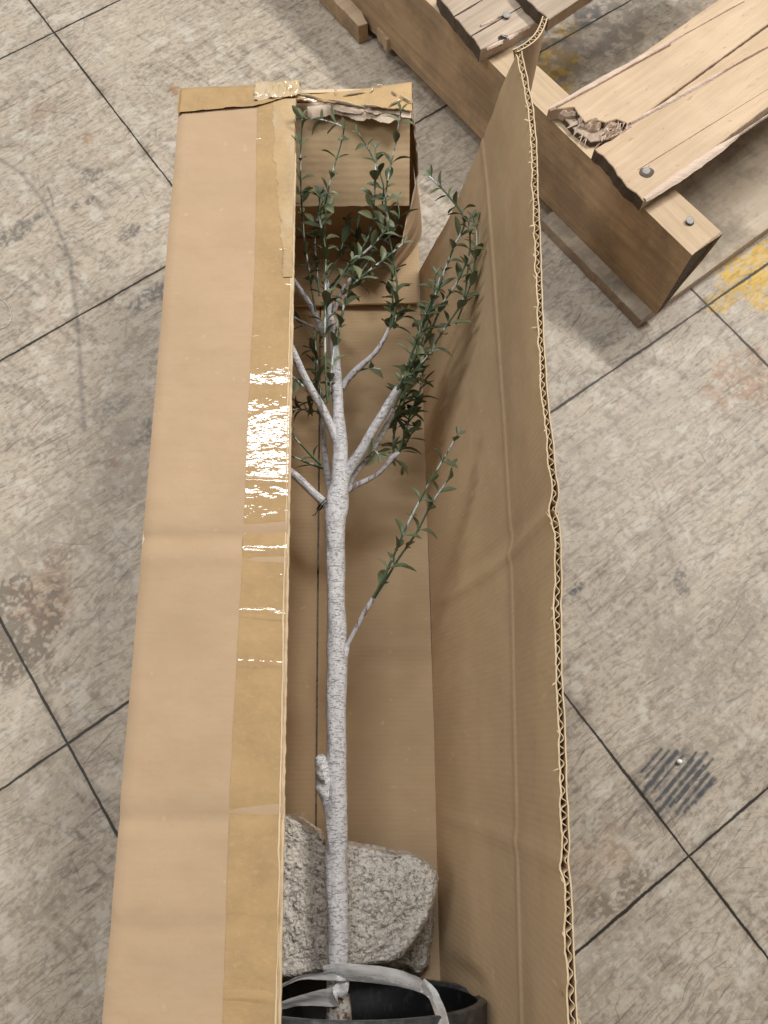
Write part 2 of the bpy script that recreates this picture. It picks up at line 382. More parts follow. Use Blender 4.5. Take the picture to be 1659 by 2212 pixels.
# grime, rust and yellow paint left on the tiles
blob('dirt', P2(60, 1330), .050, .070, .2, 1.5, 40, .34); blob('rust', P2(95, 1290), .05, .05, .2, .6, 70, .4, 71); blob('dirt', P2(20, 1400), .03, .05, .2, 1.2, 60, .38, 72); blob('dirt', P2(120, 1200), .034, .026, .2, .7, 70, .5)
blob('dirt', P2(110, 1450), .028, .03, .2, .8, 60, .5); blob('dirt', P2(300, 740), .02, .02, .6, .4, 60, .4)
blob('scuff', P2(210, 370), .05, .022, GA, .55, 50, .5); blob('scuff', P2(30, 500), .06, .022, GA, .6, 55, .48)
blob('scuff', P2(330, 640), .05, .018, GA, .65, 60, .46); blob('scuff', P2(230, 890), .06, .02, GA, .4, 60, .5)
blob('scuff', P2(330, 930), .04, .022, GA, .55, 60, .5); blob('dirt', P2(250, 960), .07, .05, GA, .45, 40, .45)
blob('scuff', P2(180, 440), .02, .012, GA, .7, 60, .4); blob('scuff', P2(280, 500), .02, .014, GA, .6, 70, .42)
blob('scuff', P2(1245, 1272), .012, .006, GA, .9, 90, .3); blob('scuff', P2(1470, 1260), .012, .02, .2, .6, 90, .42)
blob('scuff', P2(1160, 90), .2, .05, GA, .7, 25, .42); blob('dirt', P2(1300, 60), .25, .09, GA, .7, 20, .42)
blob('dirt', P2(1260, 830), .05, .02, GA, .7, 45, .42); blob('dirt', P2(1600, 1330), .05, .035, GA, .55, 60, .45)
blob('dirt', P2(1400, 1700), .09, .05, GA, .5, 50, .47); blob('dirt', P2(1340, 1925), .07, .016, GA, .9, 60, .42)
blob('dirt', P2(1545, 1600), .05, .03, GA, .5, 60, .48); blob('dirt', P2(110, 1940), .05, .03, GA, .45, 60, .48)
blob('rust', P2(182, 300), .020, .013, .2, .9, 60, .42); blob('rust', P2(375, 195), .016, .014, .2, 1., 50, .36)
blob('rust', P2(90, 240), .03, .02, .2, .35, 60, .42); blob('rust', P2(250, 1000), .01, .008, .2, .7, 90, .4)
blob('rust', P2(1620, 820), .075, .05, .3, .85, 55, .43); blob('rust', P2(1300, 1850), .05, .03, GA, .35, 60, .45)
blob('rust', P2(130, 1190), .03, .02, .3, .35, 80, .45)
blob('yellow', P2(1205, 160), .055, .05, GA, 1.0, 30, .34); blob('yellow', P2(1180, 90), .10, .020, GA, .8, 30, .36)
blob('yellow', P2(1620, 590), .055, .035, GA, 1.0, 34, .36, 5); blob('yellow', P2(1560, 650), .03, .02, GA, .8, 60, .42, 6)
blob('yellow', P2(1655, 640), .03, .03, GA, .9, 50, .4, 8); blob('yellow', P2(1655, 540), .05, .016, GA, 1., 40, .34, 9)
blob('dirt', P2(170, 1120), .13, .07, GA, .45, 34, .44, 61); blob('dirt', P2(60, 1700), .10, .06, GA, .4, 34, .46, 62)
blob('dirt', P2(1500, 1420), .12, .07, GA, .45, 34, .46, 63); blob('dirt', P2(1350, 2060), .11, .05, GA, .4, 40, .46, 64)
# dirt gathered along the joints
dj = np.minimum(np.abs(GI-np.round(GI)), np.abs(GJ-np.round(GJ)))*TS
A['dirt'] += (.55*np.exp(-(dj/.005)**2)*np.clip((fbm(GX*35, GY*35, 4, 50)-.42)*4, 0, 1)).astype(np.float32)
me = bpy.data.meshes.new('floor')
ny, nx = GX.shape
co = np.zeros((ny*nx, 3), np.float32); co[:, 0] = GX.ravel(); co[:, 1] = GY.ravel()
idx = np.arange(ny*nx).reshape(ny, nx)
quads = np.stack([idx[:-1, :-1], idx[:-1, 1:], idx[1:, 1:], idx[1:, :-1]], -1).reshape(-1, 4)
me.vertices.add(ny*nx); me.vertices.foreach_set('co', co.ravel())
me.loops.add(quads.size); me.loops.foreach_set('vertex_index', quads.ravel().astype(np.int32))
me.polygons.add(len(quads)); me.polygons.foreach_set('loop_start', np.arange(0, quads.size, 4, dtype=np.int32))
me.update(calc_edges=True)
for k, arr in A.items():
    at = me.attributes.new(k, 'FLOAT', 'POINT'); at.data.foreach_set('value', np.clip(arr, 0, 1).astype(np.float32).ravel())
m = N('worn_vinyl_tile'); v = m.co()
b1 = m.noise(v, 6, 5, .6); b2 = m.noise(v, 120, 9, .78, 1.6); b3 = m.noise(m.co(rot=(0, 0, -GA), scale=(.45, 1.3, 1)), 380, 5, .75)
c = m.mix(m.ramp(b1, [(.35, 0.), (.65, 1.)]), (.410, .348, .278), (.460, .394, .312))
c = m.mix(m.ramp(b2, [(.42, 0.), (.72, .60)]), c, (.56, .49, .40))
c = m.mix(m.ramp(b2, [(.24, .6), (.50, 0.)]), c, (.24, .195, .15))
c = m.mix(m.math('MULTIPLY', m.ramp(b3, [(.56, 0.), (.66, 1.)]), .42), c, (.165, .135, .11))
wn = m.n('ShaderNodeTexNoise'); wn.inputs['Scale'].default_value = 7; wn.inputs['Detail'].default_value = 3; m.l(v, wn.inputs['Vector'])
wv_ = m.n('ShaderNodeVectorMath'); wv_.operation = 'MULTIPLY_ADD'; m.l(wn.outputs['Color'], wv_.inputs[0]); wv_.inputs[1].default_value = (.045, .045, 0); m.l(v, wv_.inputs[2])
def drag(ang, sx, sy, lo, hi, k, colr, mscale, mlo):
    global c
    q = m.n('ShaderNodeMapping'); q.vector_type = 'TEXTURE'; q.inputs['Rotation'].default_value = (0, 0, ang); q.inputs['Scale'].default_value = (1/sx, 1/sy, 1)
    m.l(wv_.outputs[0], q.inputs['Vector']); f = m.ramp(m.noise(q.outputs[0], 1.0, 4, .62, .25), [(lo, 0.), (hi, 1.)])
    msk_ = m.ramp(m.noise(v, mscale, 4, .6), [(mlo, 0.), (mlo+.12, 1.)])
    c = m.mix(m.math('MULTIPLY', m.math('MULTIPLY', f, msk_), k), c, colr)
drag(GA, 16, 400, .57, .65, .52, (.13, .105, .085), 6, .40)
drag(GA+.3, 18, 440, .59, .65, .66, (.11, .09, .08), 9, .47)
drag(GA-.45, 16, 420, .60, .67, .62, (.12, .10, .09), 8, .48)
drag(GA+1.35, 16, 430, .61, .68, .60, (.13, .11, .09), 10, .50)
drag(GA+.08, 10, 430, .60, .67, .60, (.62, .56, .48), 7, .46)
drag(GA, 22, 110, .58, .64, .42, (.14, .125, .12), 5, .46)
c = m.mix(m.math('MULTIPLY', m.attr('pale'), .55), c, (.60, .56, .49))
c = m.mix(m.math('MULTIPLY', m.attr('rust'), .65), c, (.33, .16, .07))
c = m.mix(m.math('MULTIPLY', m.math('MULTIPLY', m.attr('yellow'), m.ramp(m.noise(v, 85, 5, .7), [(.34, .2), (.46, 1.)])), .95), c, (.60, .37, .03))
c = m.mix(m.math('MULTIPLY', m.attr('dirt'), .72), c, (.095, .072, .052))
c = m.mix(m.math('MULTIPLY', m.attr('scuff'), .92), c, (.05, .054, .064))
# tile joints
mp = m.n('ShaderNodeMapping'); mp.vector_type = 'TEXTURE'
mp.inputs['Location'].default_value = (OX, OY, 0); mp.inputs['Rotation'].default_value = (0, 0, GA); mp.inputs['Scale'].default_value = (TS, TS, 1)
nz = m.n('ShaderNodeTexNoise'); nz.inputs['Scale'].default_value = 45; nz.inputs['Detail'].default_value = 3; m.l(v, nz.inputs['Vector'])
va = m.n('ShaderNodeVectorMath'); va.operation = 'MULTIPLY_ADD'; m.l(nz.outputs['Color'], va.inputs[0]); va.inputs[1].default_value = (.0022, .0022, 0); m.l(v, va.inputs[2])
m.l(va.outputs[0], mp.inputs['Vector'])
sep = m.n('ShaderNodeSeparateXYZ'); m.l(mp.outputs[0], sep.inputs[0])
def dline(s):
    f = m.math('FRACT', m.math('ADD', s, .5)); return m.math('ABSOLUTE', m.math('SUBTRACT', f, .5))
dd = m.math('MINIMUM', dline(sep.outputs['X']), dline(sep.outputs['Y']))
wv = m.math('MULTIPLY', m.math('MULTIPLY', m.noise(v, 12, 3), m.math('ADD', .55, m.noise(v, 230, 3, .6))), .0072)
joint = m.math('LESS_THAN', dd, wv)
jr = m.math('SUBTRACT', 1.0, m.math('DIVIDE', dd, wv), clamp=True)
jm = m.ramp(jr, [(0., 0.), (.45, 1.)])
c = m.mix(m.math('MULTIPLY', jm, .96), c, (.014, .010, .006))
nb = m.bump(m.math('SUBTRACT', m.math('MULTIPLY', b2, .25), jm), .0008, .5)
nb = m.bump(m.noise(v, 400, 3), .0004, .25, nb)
rg = m.math('ADD', .36, m.math('MULTIPLY', b2, .25))
M['floor'] = m.done(c, rg, nb, spec=.32)
me.materials.append(M['floor'])
floor = bpy.data.objects.new('floor', me); COL.objects.link(floor); tag(floor, kind='structure')

# ================================================================== CARDBOARD BOX
ZT, ZB = .23, .004
box = empty('cardboard_box', tuple(W(640, 1400, 0)))
tag(box, 'long brown cardboard box lying on tiles, taped along the top, with its right side opened', 'box')
def line_at(p, q, y):
    t = (y-p[1])/(q[1]-p[1]); return p + t*(q-p)
YN = -.40
TLf, TRf = W(388, 188, ZT), W(889, 170, ZT)
TLn = line_at(TLf, W(217, 2212, ZT), YN)
CRf, CRn = W(639, 205, ZT), line_at(W(639, 213, ZT), W(602, 2212, ZT), YN)
CRf = line_at(CRf, CRn, CRf[1])
def dents(y):
    return (-.0022*np.exp(-((y-.166)/.006)**2) + .0012*np.exp(-((y-.150)/.007)**2) - .0013*np.exp(-((y+.048)/.006)**2)
            + .0008*np.exp(-((y+.03)/.008)**2) - .0012*np.exp(-((y+.118)/.008)**2) - .0006*np.exp(-((y-.30)/.01)**2))
def sheet(mb, f, us, vs, thick, mi=0, mj=1, me_=2):
    """two liners 'thick' apart joined by an edge strip; f(u,v)->point, thickness goes down along f's normal"""
    G = np.array([[f(u, v) for v in vs] for u in us])
    du = np.gradient(G, axis=0); dv = np.gradient(G, axis=1); n = np.cross(du, dv); n /= np.linalg.norm(n, axis=2, keepdims=True)+1e-12
    B = G - n*thick
    mb.grid(G, mi); mb.grid(B, mj, True)
    for a, b in ((G[0], B[0]), (B[-1], G[-1]), (B[:, 0], G[:, 0]), (G[:, -1], B[:, -1])):
        mb.grid(np.array([a, b]).transpose(1, 0, 2) if False else np.array([a, b]), me_)
    return G, n
TH = .0042
# --- closed left half of the top
ys_ = np.linspace(0, 1, 260)
def top_f(u, v):
    a = TLn + (TLf-TLn)*v; b = CRn + (CRf-CRn)*v
    r = .0009*(fbm([v*110], [3.3], 3, 61)[0]-.5)*u*2
    p = a + (b-a)*u; x = float(p[1])
    s = .0016*(fbm([p[0]*18], [p[1]*11], 3, 71)[0]-.5)
    edge = -.0028*max(0, 1-u/.035)**2 - .003*max(0, 1-(1-v)/.006)**2
    p = p + np.array([r, 0, dents(np.array(x)) + s + edge]); return p
mb = MB(); sheet(mb, top_f, np.linspace(0, 1, 24), ys_, -TH if False else TH)
# normals: make sure outer face points up
def fix_up(mb): pass
top_flap = mb.build('top_flap', [M['outer'], M['inner'], M['edge']], box, autos=.6)
# --- side wall (left), end walls
def wall(name, p0, p1, z0, z1, nrm, mats, n=60, lean=0.):
    mb = MB(); p0 = np.array(p0[:2]); p1 = np.array(p1[:2]); nrm = np.array(nrm, float)
    def f(u, v):
        q = p0+(p1-p0)*v + np.array([lean*u*v, 0]); w_ = .0015*(fbm([v*9], [u*3], 2, 81)[0]-.5)
        return np.array([q[0]+nrm[0]*w_, q[1]+nrm[1]*w_, z0+(z1-z0)*u])
    G = np.array([[f(u, v) for v in np.linspace(0, 1, n)] for u in np.linspace(0, 1, 6)])
    off = np.array([nrm[0], nrm[1], 0])*TH
    mb.grid(G, 1); mb.grid(G+off, 0, True)
    for a, b in ((G[0], G[0]+off), (G[-1], G[-1]+off), (G[:, 0], G[:, 0]+off), (G[:, -1], G[:, -1]+off)): mb.grid(np.array([a, b]), 2)
    return mb.build(name, mats, box, autos=.6)
KM = [M['outer'], M['inner'], M['edge']]
FLx = TLf + np.array([.003, -.006, 0])
wall('side_wall', TLn+np.array([.004, 0, 0]), TLf+np.array([.004, -.008, 0]), .001, ZT-TH-.0005, (-1, 0), KM)
ER = W(905, 560, 0); ER[1] = TRf[1]-.006
wall('end_wall', TLf+np.array([.005, -.008, 0]), np.array([ER[0], TRf[1]-.010, 0]), .001, ZT-TH-.0005, (0, 1), KM, lean=TRf[0]-.004-ER[0])
R0n = W(953, 2212, 0)
wall('end_wall', np.array([R0n[0]+.0, YN+.004, 0]), TLn+np.array([.005, .004, 0]), .001, ZT-TH-.0005, (0, -1), KM)
# --- bottom: two long flaps meeting at a seam, short inner flap on top of them at the far end
def slab(name, pts, z0, th, mats, n=(40, 10), seed=1, amp=.0006, zf=None):
    a, b, c, d = [np.array(p[:2], float) for p in pts]      # a-b near edge, d-c far edge
    mb = MB()
    def f(u, v):
        p = (a*(1-u)+b*u)*(1-v) + (d*(1-u)+c*u)*v
        z = z0 + th + amp*(fbm([p[0]*30], [p[1]*14], 3, seed)[0]) + (zf(u, v) if zf else 0)
        return np.array([p[0], p[1], z])
    us = np.linspace(0, 1, n[1]); vs = np.linspace(0, 1, n[0])
    G = np.array([[f(u, v) for v in vs] for u in us]); B = G.copy(); B[..., 2] -= th
    mb.grid(G, 0, True); mb.grid(B, 0)
    for e, g in ((G[0], B[0]), (G[-1], B[-1]), (G[:, 0], B[:, 0]), (G[:, -1], B[:, -1])): mb.grid(np.array([e, g]), 1)
    return mb.build(name, mats, box, autos=.6)
seam_f, seam_n = W(688, 1200, 0), W(683, 1800, 0)
S0 = line_at(seam_f, seam_n, YN+.004); S1 = line_at(seam_f, seam_n, .64)
LF0 = TLn+np.array([.005, .004, 0]); LF1 = np.array([TLf[0]+.005, .64, 0])
rail0_px = [(902, 530), (909, 640), (915, 900), (930, 1300), (940, 1700), (947, 2000), (957, 2330)]
R0 = np.array([W(x, y, .003) for x, y in rail0_px]); o0 = np.argsort(R0[:, 1]); R0 = R0[o0]
def r0x(y): return float(np.interp(y, R0[:, 1], R0[:, 0]))
g = .0011
slab('bottom_flap', (LF0, S0-[g, 0, 0], S1-[g, 0, 0], LF1), .0008, .003, [M['inner'], M['edge']], (90, 8), 5)
slab('bottom_flap', (S0+[g, 0, 0], (r0x(YN)+.003, YN+.004), (r0x(.64)+.001, .64), S1+[g, 0, 0]), .0008, .0032, [M['inner'], M['edge']], (90, 8), 6)
fl = W(760, 664, .008)
slab('inner_bottom_flap', ((LF1[0]+.003, fl[1]), (r0x(.55)-.004, fl[1]+.002), (r0x(.64)-.004, .638), (LF1[0]+.003, .638)), .0050, .0032, [M['inner'], M['edge']], (14, 30), 7, .002,
     lambda u, v: .006*(1-v)*u)
# --- short flap hanging down inside from the far end
def inner_flap():
    mb = MB(); xl = TLf[0]+.012; xr = W(886, 255, .22)[0]; y0 = .634
    a = math.radians(44); L = .098
    def f(u, v):
        x = xl+(xr-xl)*u; s = v*L; bulge = .002*math.sin(v*pi)+.0015*(fbm([u*4], [v*3], 2, 12)[0]-.5)
        rag = (.0012*(vnoise([u*70], [1.], 8)[0]-.5) if v > .99 else 0)
        s += rag
        return np.array([x, y0 - s*math.cos(a)-bulge, ZT-.009 - s*math.sin(a)+bulge])
    G = np.array([[f(u, v) for v in np.linspace(0, 1, 22)] for u in np.linspace(0, 1, 50)])
    off = np.array([0, math.sin(a), -math.cos(a)])*TH
    mb.grid(G, 0, True); mb.grid(G+off, 0)
    for e in (G[0], G[-1], G[:, 0], G[:, -1]): mb.grid(np.array([e, e+off]), 1)
    mb.build('inner_end_flap', [M['inner'], M['edge']], box, autos=.6)
inner_flap()
# --- torn remains of the right top flap: a taped strip with layered ragged paper edge
def torn_strip():
    a = CRf.copy(); b = TRf.copy()
    def make(front, z, mats, name, parent, amp, seed, back=0.0, n=140, th=.0022, fr=24, sag=0.0, x0=0, x1=1):
        mb = MB(); top = []; bot = []
        for k in range(n):
            u = x0+(x1-x0)*k/(n-1); p = a+(b-a)*u
            fy = front[0]*(1-u)+front[1]*u + amp*(fbm([u*fr], [seed*1.7], 4, seed)[0]-.5)*2
            row = []
            for q in np.linspace(0, 1, 7):
                y = (p[1]-.001-back)*(1-q) + fy*q
                zz = z - sag*q*q + .0012*(fbm([u*20], [q*2.], 3, seed+4)[0]-.5) - (.003*max(0, 1-q*6) if q < .17 else 0)
                row.append((p[0], y, zz))
            top.append(row)
        G = np.array(top); B = G.copy(); B[..., 2] -= th
        mb.grid(G, 0, False); mb.grid(B, 1, True)
        for e, h in ((G[0], B[0]), (G[-1], B[-1]), (G[:, 0], B[:, 0]), (G[:, -1], B[:, -1])): mb.grid(np.array([e, h]), 2)
        return mb.build(name, mats, parent, autos=.7)
    yf0 = W(640, 212, ZT)[1]; yf1 = W(889, 236, ZT)[1]
    s = make((yf0, yf1), ZT, [M['tape4'], M['inner'], M['edge']], 'torn_flap_strip', box, .0022, 31, th=.0012, sag=.001)
    make((yf0-.0050, yf1-.0035), ZT-.0016, [M['pulp'], M['pulp'], M['pulp']], 'torn_paper_layer', s, .0055, 41, back=.01, th=.0008, sag=.0045, fr=13, x1=.995)
    make((yf0-.0085, yf1-.0050), ZT-.0030, [M['pulp'], M['inner'], M['pulp']], 'torn_paper_layer', s, .0075, 47, back=.012, th=.0007, sag=.0075, fr=9, x0=.10, x1=.98)
torn_strip()
# --- ragged stub of the right wall still on the far corner
def stub():
    mb = MB(); n = 70; rows = []
    top = TRf + np.array([-.001, -.004, -.003]); botx = ER[0]
    for k in range(n):
        t = k/(n-1); z = ZT-.003-(ZT-.008)*t
        xb = top[0]+(botx-top[0])*t
        w_ = .020 + .014*math.sin(min(1, t*1.3)*pi*.5) + (.050*max(0, (t-.42)/.25) if t < .67 else .050) + .022*(fbm([t*22], [2.], 5, 91)[0]-.5)*2
        if t > .8: w_ *= 1-.3*(t-.8)/.2
        cu = max(0., min(1., (t-.42)*3.2))
        rows.append([(xb-.003*math.sin(q*3+t*5) - .030*cu*q*q, top[1]-w_*q, z+.001*math.sin(q*9)) for q in np.linspace(0, 1, 16)])
    G = np.array(rows); mb.grid(G, 0); mb.grid(G+np.array([.0015, 0, 0]), 1, True)
    for e in (G[:, -1], G[0], G[-1]): mb.grid(np.array([e, e+np.array([.0015, 0, 0])]), 2)
    mb.build('torn_wall_stub', [M['inner'], M['outer'], M['pulp']], box)
stub()
# --- right wall and its flap folded up: inner liner, outer liner, fluted medium between
Z1, Z2 = .224, .338
r1_px = [(1042, 300), (1053, 400), (1068, 593), (1080, 770), (1092, 935), (1104, 1153), (1108, 1300), (1111, 1463), (1117, 1742), (1120, 1900), (1128, 2211), (1132, 2420)]
r2_px = [(1116, 116), (1126, 161), (1141, 234), (1147, 312), (1150, 402), (1154, 491), (1158, 600), (1161, 700), (1169, 850), (1181, 950), (1189, 1050), (1197, 1150), (1199, 1240), (1198, 1331), (1200, 1455), (1206, 1579), (1209, 1703), (1217, 1877), (1222, 2040), (1229, 2201), (1236, 2400), (1250, 2700)]
R1 = np.array([W(x, y, Z1) for x, y in r1_px])[::-1]; R2_ = np.array([W(x, y, Z2) for x, y in r2_px])[::-1]
def yend(u): return .590-.010*u if u <= 1 else .580-.021*(u-1)
def panel(u, y):
    x0, x1, x2 = r0x(y), float(np.interp(y, R1[:, 1], R1[:, 0])), float(np.interp(y, R2_[:, 1], R2_[:, 0]))
    n = fbm([u*2.2], [y*9], 3, 101)[0]-.5
    d = .0022*math.exp(-((y-.152)/.006)**2) - .0014*math.exp(-((y-.168)/.008)**2) + .0014*math.exp(-((y+.062)/.007)**2)
    d += .0013*math.exp(-((u-1)/.030)**2)
    if u <= 1:
        b = .006*math.sin(u*pi)
        return np.array([x0+(x1-x0)*u + b*.7 + n*.004*math.sin(u*pi)-d*min(1, u*4), y, .004+(Z1-.004)*u])
    t = u-1; bd = .0022*math.sin(t*pi)
    return np.array([x1+(x2-x1)*t - bd*.5 + n*.003*math.sin(t*pi) - d, y, Z1+(Z2-Z1)*t])
us = np.concatenate([np.linspace(0, .92, 14), np.linspace(.945, 1.06, 16), np.linspace(1.12, 2, 12)])
NV = 420; YNP = YN+.003
def tear(u): return .006*(fbm([u*9], [7.], 4, 111)[0]-.5)
vs = np.linspace(0, 1, NV)
def rag(v, seed, amp=.0012): return amp*(fbm([v*260], [seed*1.], 3, seed)[0]-.5)*2
def panel_grid(offset, seed, amp, yslip=0):
    G = np.zeros((len(us), NV, 3))
    for i, u in enumerate(us):
        ye = yend(u)+tear(u)+yslip
        for j, v in enumerate(vs):
            p = panel(u, YNP+(ye-YNP)*v)
            if i == len(us)-1: p = p + np.array([.0011*(fbm([v*120+seed], [4.], 3, seed+5)[0]-.5)*2*(1 if offset == 0 else .4), 0, rag(v, seed, amp)])
            G[i, j] = p + np.array([offset, 0, 0])
    # rounded ridge at the fold
    return G
mb = MB(); GIn = panel_grid(0, 120, .0014); GOut = panel_grid(TH, 130, .0007, .002)
mb.grid(GIn, 0); mb.grid(GOut, 1, True)
mb.grid(np.array([GIn[0], GOut[0]]), 2)
side = mb.build('side_panel', [M['inner'], M['outer'], M['edge']], box)
tag(side, 'opened side panel standing up with a bare corrugated top edge')
# liner lips (thickness of the paper at the open edge)
mb = MB()
def lip(G, th, drop, seed):
    L = []
    for j in range(G.shape[1]):
        p = G[-1, j]; fray = .0006*(vnoise([j*.7], [seed*1.], seed)[0]-.3)
        L.append([p+np.array([-th*.5, 0, .0004+fray]), p+np.array([th*.5, 0, .0004+fray]), p+np.array([th*.5, 0, -drop]), ])
    mb.grid(np.array(L), 0)
lip(GIn, .0010, .004, 3); lip(GOut, .0009, .004, 5)
# torn fibres hanging off the inner edge
for k in range(70):
    j = random.randrange(5, NV-5); p = GIn[-1, j]; L = random.uniform(.002, .0075); a = random.uniform(-1.2, 1.2)
    w_ = random.uniform(.0004, .0012); d = np.array([-random.uniform(.1, .7)*L, math.sin(a)*L, random.uniform(-.5, .6)*L])
    q = p+d*.5+np.array([-.0006, 0, .0006])
    mb.add([p+[0, -w_, 0], p+[0, w_, 0], q+[0, w_*.7, 0], q+[0, -w_*.7, 0], p+d], [(0, 1, 2, 3), (3, 2, 4)])
p = W(1192, 2113, Z2-.01)
mb.grid(np.array([[p+[.0, 0, 0], p+[.005, -.006, .001]], [p+[.007, -.011, .004], p+[.010, -.014, .003]], [p+[.014, -.020, .002], p+[.015, -.024, .002]]]))
mb.build('torn_liner_edge', [M['edge']], side)
mb = MB(); NF = 2600; rows = []
for zoff in (0, 1):
    pass
yarr = np.linspace(YNP, yend(2)-.001, NF); ph = 2*pi*yarr/.0074 + 3.6*(fbm(yarr*14, yarr*0, 3, 140)-.5)*2
xtop = np.interp(yarr, R2_[:, 1], R2_[:, 0]); sq = .8+.35*(fbm(yarr*30, yarr*0+3, 2, 144)-.5)
tdir_x = (np.interp(yarr, R2_[:, 1], R2_[:, 0])-np.interp(yarr, R1[:, 1], R1[:, 0]))/(Z2-Z1)
crush = np.clip((fbm(yarr*55, yarr*0+5, 3, 147)-.30)*3.2, .62, 1)
wav = TH*.5 + TH*.46*np.clip(np.sin(ph)*1.15, -1, 1)*sq*crush + TH*.16*(fbm(yarr*70, yarr*0+8, 2, 149)-.5)*2
droop = .0010*fbm(yarr*120, yarr*0+9, 2, 150)
G = np.zeros((4, NF, 3))
for r, dz in enumerate((-.0002, -.004, -.010, -.020)):
    z = Z2+dz-(droop if r == 0 else 0)
    G[r, :, 0] = xtop+tdir_x*dz+wav; G[r, :, 1] = yarr; G[r, :, 2] = z
mb.grid(G)
# paper thickness of the medium
off = np.stack([np.gradient(yarr), -np.gradient(wav), np.zeros(NF)], 1); off /= np.linalg.norm(off, axis=1, keepdims=True)
T_ = G[0]-off*.00022; T2 = G[0]+off*.00022; T_[:, 2] += .0002; T2[:, 2] += .0002
mb.grid(np.array([T_, T2]))
# fluted medium along the torn far edge of the lower wall
NW_ = 160; E_ = []
for k in range(NW_):
    u = 1.95*k/(NW_-1); p = panel(u, yend(u)+tear(u)-.001); E_.append([p+[.0012, 0, 0], p+[.0018, -.003, 0]])
mb.grid(np.array(E_))
mb.build('fluted_core', [M['edge']], side)
# bent-out far corner of the flap
def corner():
    mb = MB(); A_ = W(1117, 113, Z2); T = W(1182, 40, Z2-.004); D = panel(1.35, yend(1.35))+np.array([TH, 0, 0])
    D = W(1139, 232, .262)
    n = 60; top = []; bot = []
    for k in range(n):
        t = k/(n-1); c = np.array([.004*math.sin(t*pi), -.004*math.sin(t*pi), 0])
        p = A_+(T-A_)*t+c; q = D + (T-D)*t*1.0
        top.append(p + [0, 0, .0008*(vnoise([k*.8], [2.], 5)[0]-.5)]); bot.append(q)
    top = np.array(top); bot = np.array(bot)
    d = (T-A_); nn = np.array([d[1], -d[0], 0]); nn /= np.linalg.norm(nn)
    F = np.array([top*(1-s)+bot*s for s in np.linspace(0, 1, 8)])
    mb.grid(F, 1); mb.grid(F-nn*TH, 0, True)
    mb.grid(np.array([bot, bot-nn*TH]), 2)
    # flutes
    N_ = 400; tt = np.linspace(0, 1, N_); L = np.linalg.norm(d)
    base = A_+np.outer(tt, d)+np.outer(np.sin(tt*pi), [.004, -.004, 0]); w_ = -TH*.5+TH*.46*np.sin(2*pi*tt*L/.0072+np.sin(tt*9))
    r0 = base+np.outer(w_, nn); r1 = r0.copy(); r0[:, 2] += .0003; r1[:, 2] -= .006
    mb.grid(np.array([r0, r1]), 2)
    tw = np.array([d[0], d[1], 0])/L*.0003
    mb.grid(np.array([r0-tw, r0+tw]), 2)
    for o_ in (0, -TH):
        e0 = base+nn*o_; mb.grid(np.array([e0-nn*.0005+[0, 0, .0006], e0+nn*.0005+[0, 0, .0006]]), 2)
    mb.build('bent_corner', [M['inner'], M['outer'], M['edge']], side)
corner()
# --- packing tape on the closed half of the top, folded over the far edge
def on_top(x, y, dz):
    t = (y-YN)/(TLf[1]-YN); a = TLn+(TLf-TLn)*t; b = CRn+(CRf-CRn)*t; u = (x-a[0])/(b[0]-a[0])
    p = top_f(min(max(u, 0), 1), min(max(t, 0), 1)); return np.array([x, y, p[2]+dz])
def tape_run(name, left_px, right_off, mat, y0, y1, n=360, m_=14, wr=.0005, dz=.0005, seed=1, ragl=.0004, freq=70):
    lp = np.array([W(x, y, ZT) for x, y in left_px]); lp = lp[np.argsort(lp[:, 1])]
    G = np.zeros((m_, n, 3))
    for j in range(n):
        y = y0+(y1-y0)*j/(n-1); xl = float(np.interp(y, lp[:, 1], lp[:, 0])) + ragl*(fbm([y*90], [seed], 3, seed)[0]-.5)*2
        t = (y-YN)/(CRf[1]-YN); xr = float((CRn+(CRf-CRn)*t)[0]) + right_off
        for i in range(m_):
            s = i/(m_-1); x = xl+(xr-xl)*s; p = on_top(x, min(y, CRf[1]), dz)
            p[1] = y
            p[2] += wr*max(0, fbm([y*freq], [x*14+seed], 3, seed+2)[0]-.5)*2*math.sin(min(1, s*6)*pi/2)
            G[i, j] = p
    mb = MB(); mb.grid(G)
    e = G[0].copy(); e[:, 2] -= dz; mb.grid(np.array([e, G[0]])); e2 = G[-1].copy(); e2[:, 2] -= dz; mb.grid(np.array([G[-1], e2]))
    return mb.build(name, [mat], top_flap)
tape_run('packing_tape', [(556, 200), (552, 540), (541, 800), (528, 1100), (522, 1250), (512, 1420), (502, 1600), (492, 1850), (482, 2212), (478, 2400)], -.0006, M['tape'], YN+.004, W(560, 215, ZT)[1])
tape_run('loose_clear_tape', [(590, 205), (592, 300), (596, 380), (601, 450), (606, 520), (612, 600)], -.0004, M['tape3'], W(612, 600, ZT)[1], W(590, 215, ZT)[1], wr=.0030, dz=.0009, seed=9, freq=26, ragl=.0030)
def cut_edge():
    n = 420; y1 = W(612, 330, ZT)[1]; G = np.zeros((n, 6, 3))
    for j in range(n):
        y = YN+.004+(y1-YN-.004)*j/(n-1); t = (y-YN)/(CRf[1]-YN); xe = float((CRn+(CRf-CRn)*t)[0])
        w_ = .0012+.0022*fbm([y*45], [2.], 4, 55)[0]; rg_ = .0011*(fbm([y*210], [5.], 3, 58)[0]-.5)
        for i in range(6):
            q = i/5; x = xe-w_*(1-q)+.0012*q+rg_*q; p = on_top(min(x, xe), y, .0009-.0022*q**1.5); G[j, i] = (x, y, p[2])
    mb = MB(); mb.grid(G, 0, True); e = G[:, -1].copy(); e2 = e.copy(); e2[:, 2] -= .003; mb.grid(np.array([e, e2])); mb.build('cut_edge', [M['edge']], top_flap)
cut_edge()
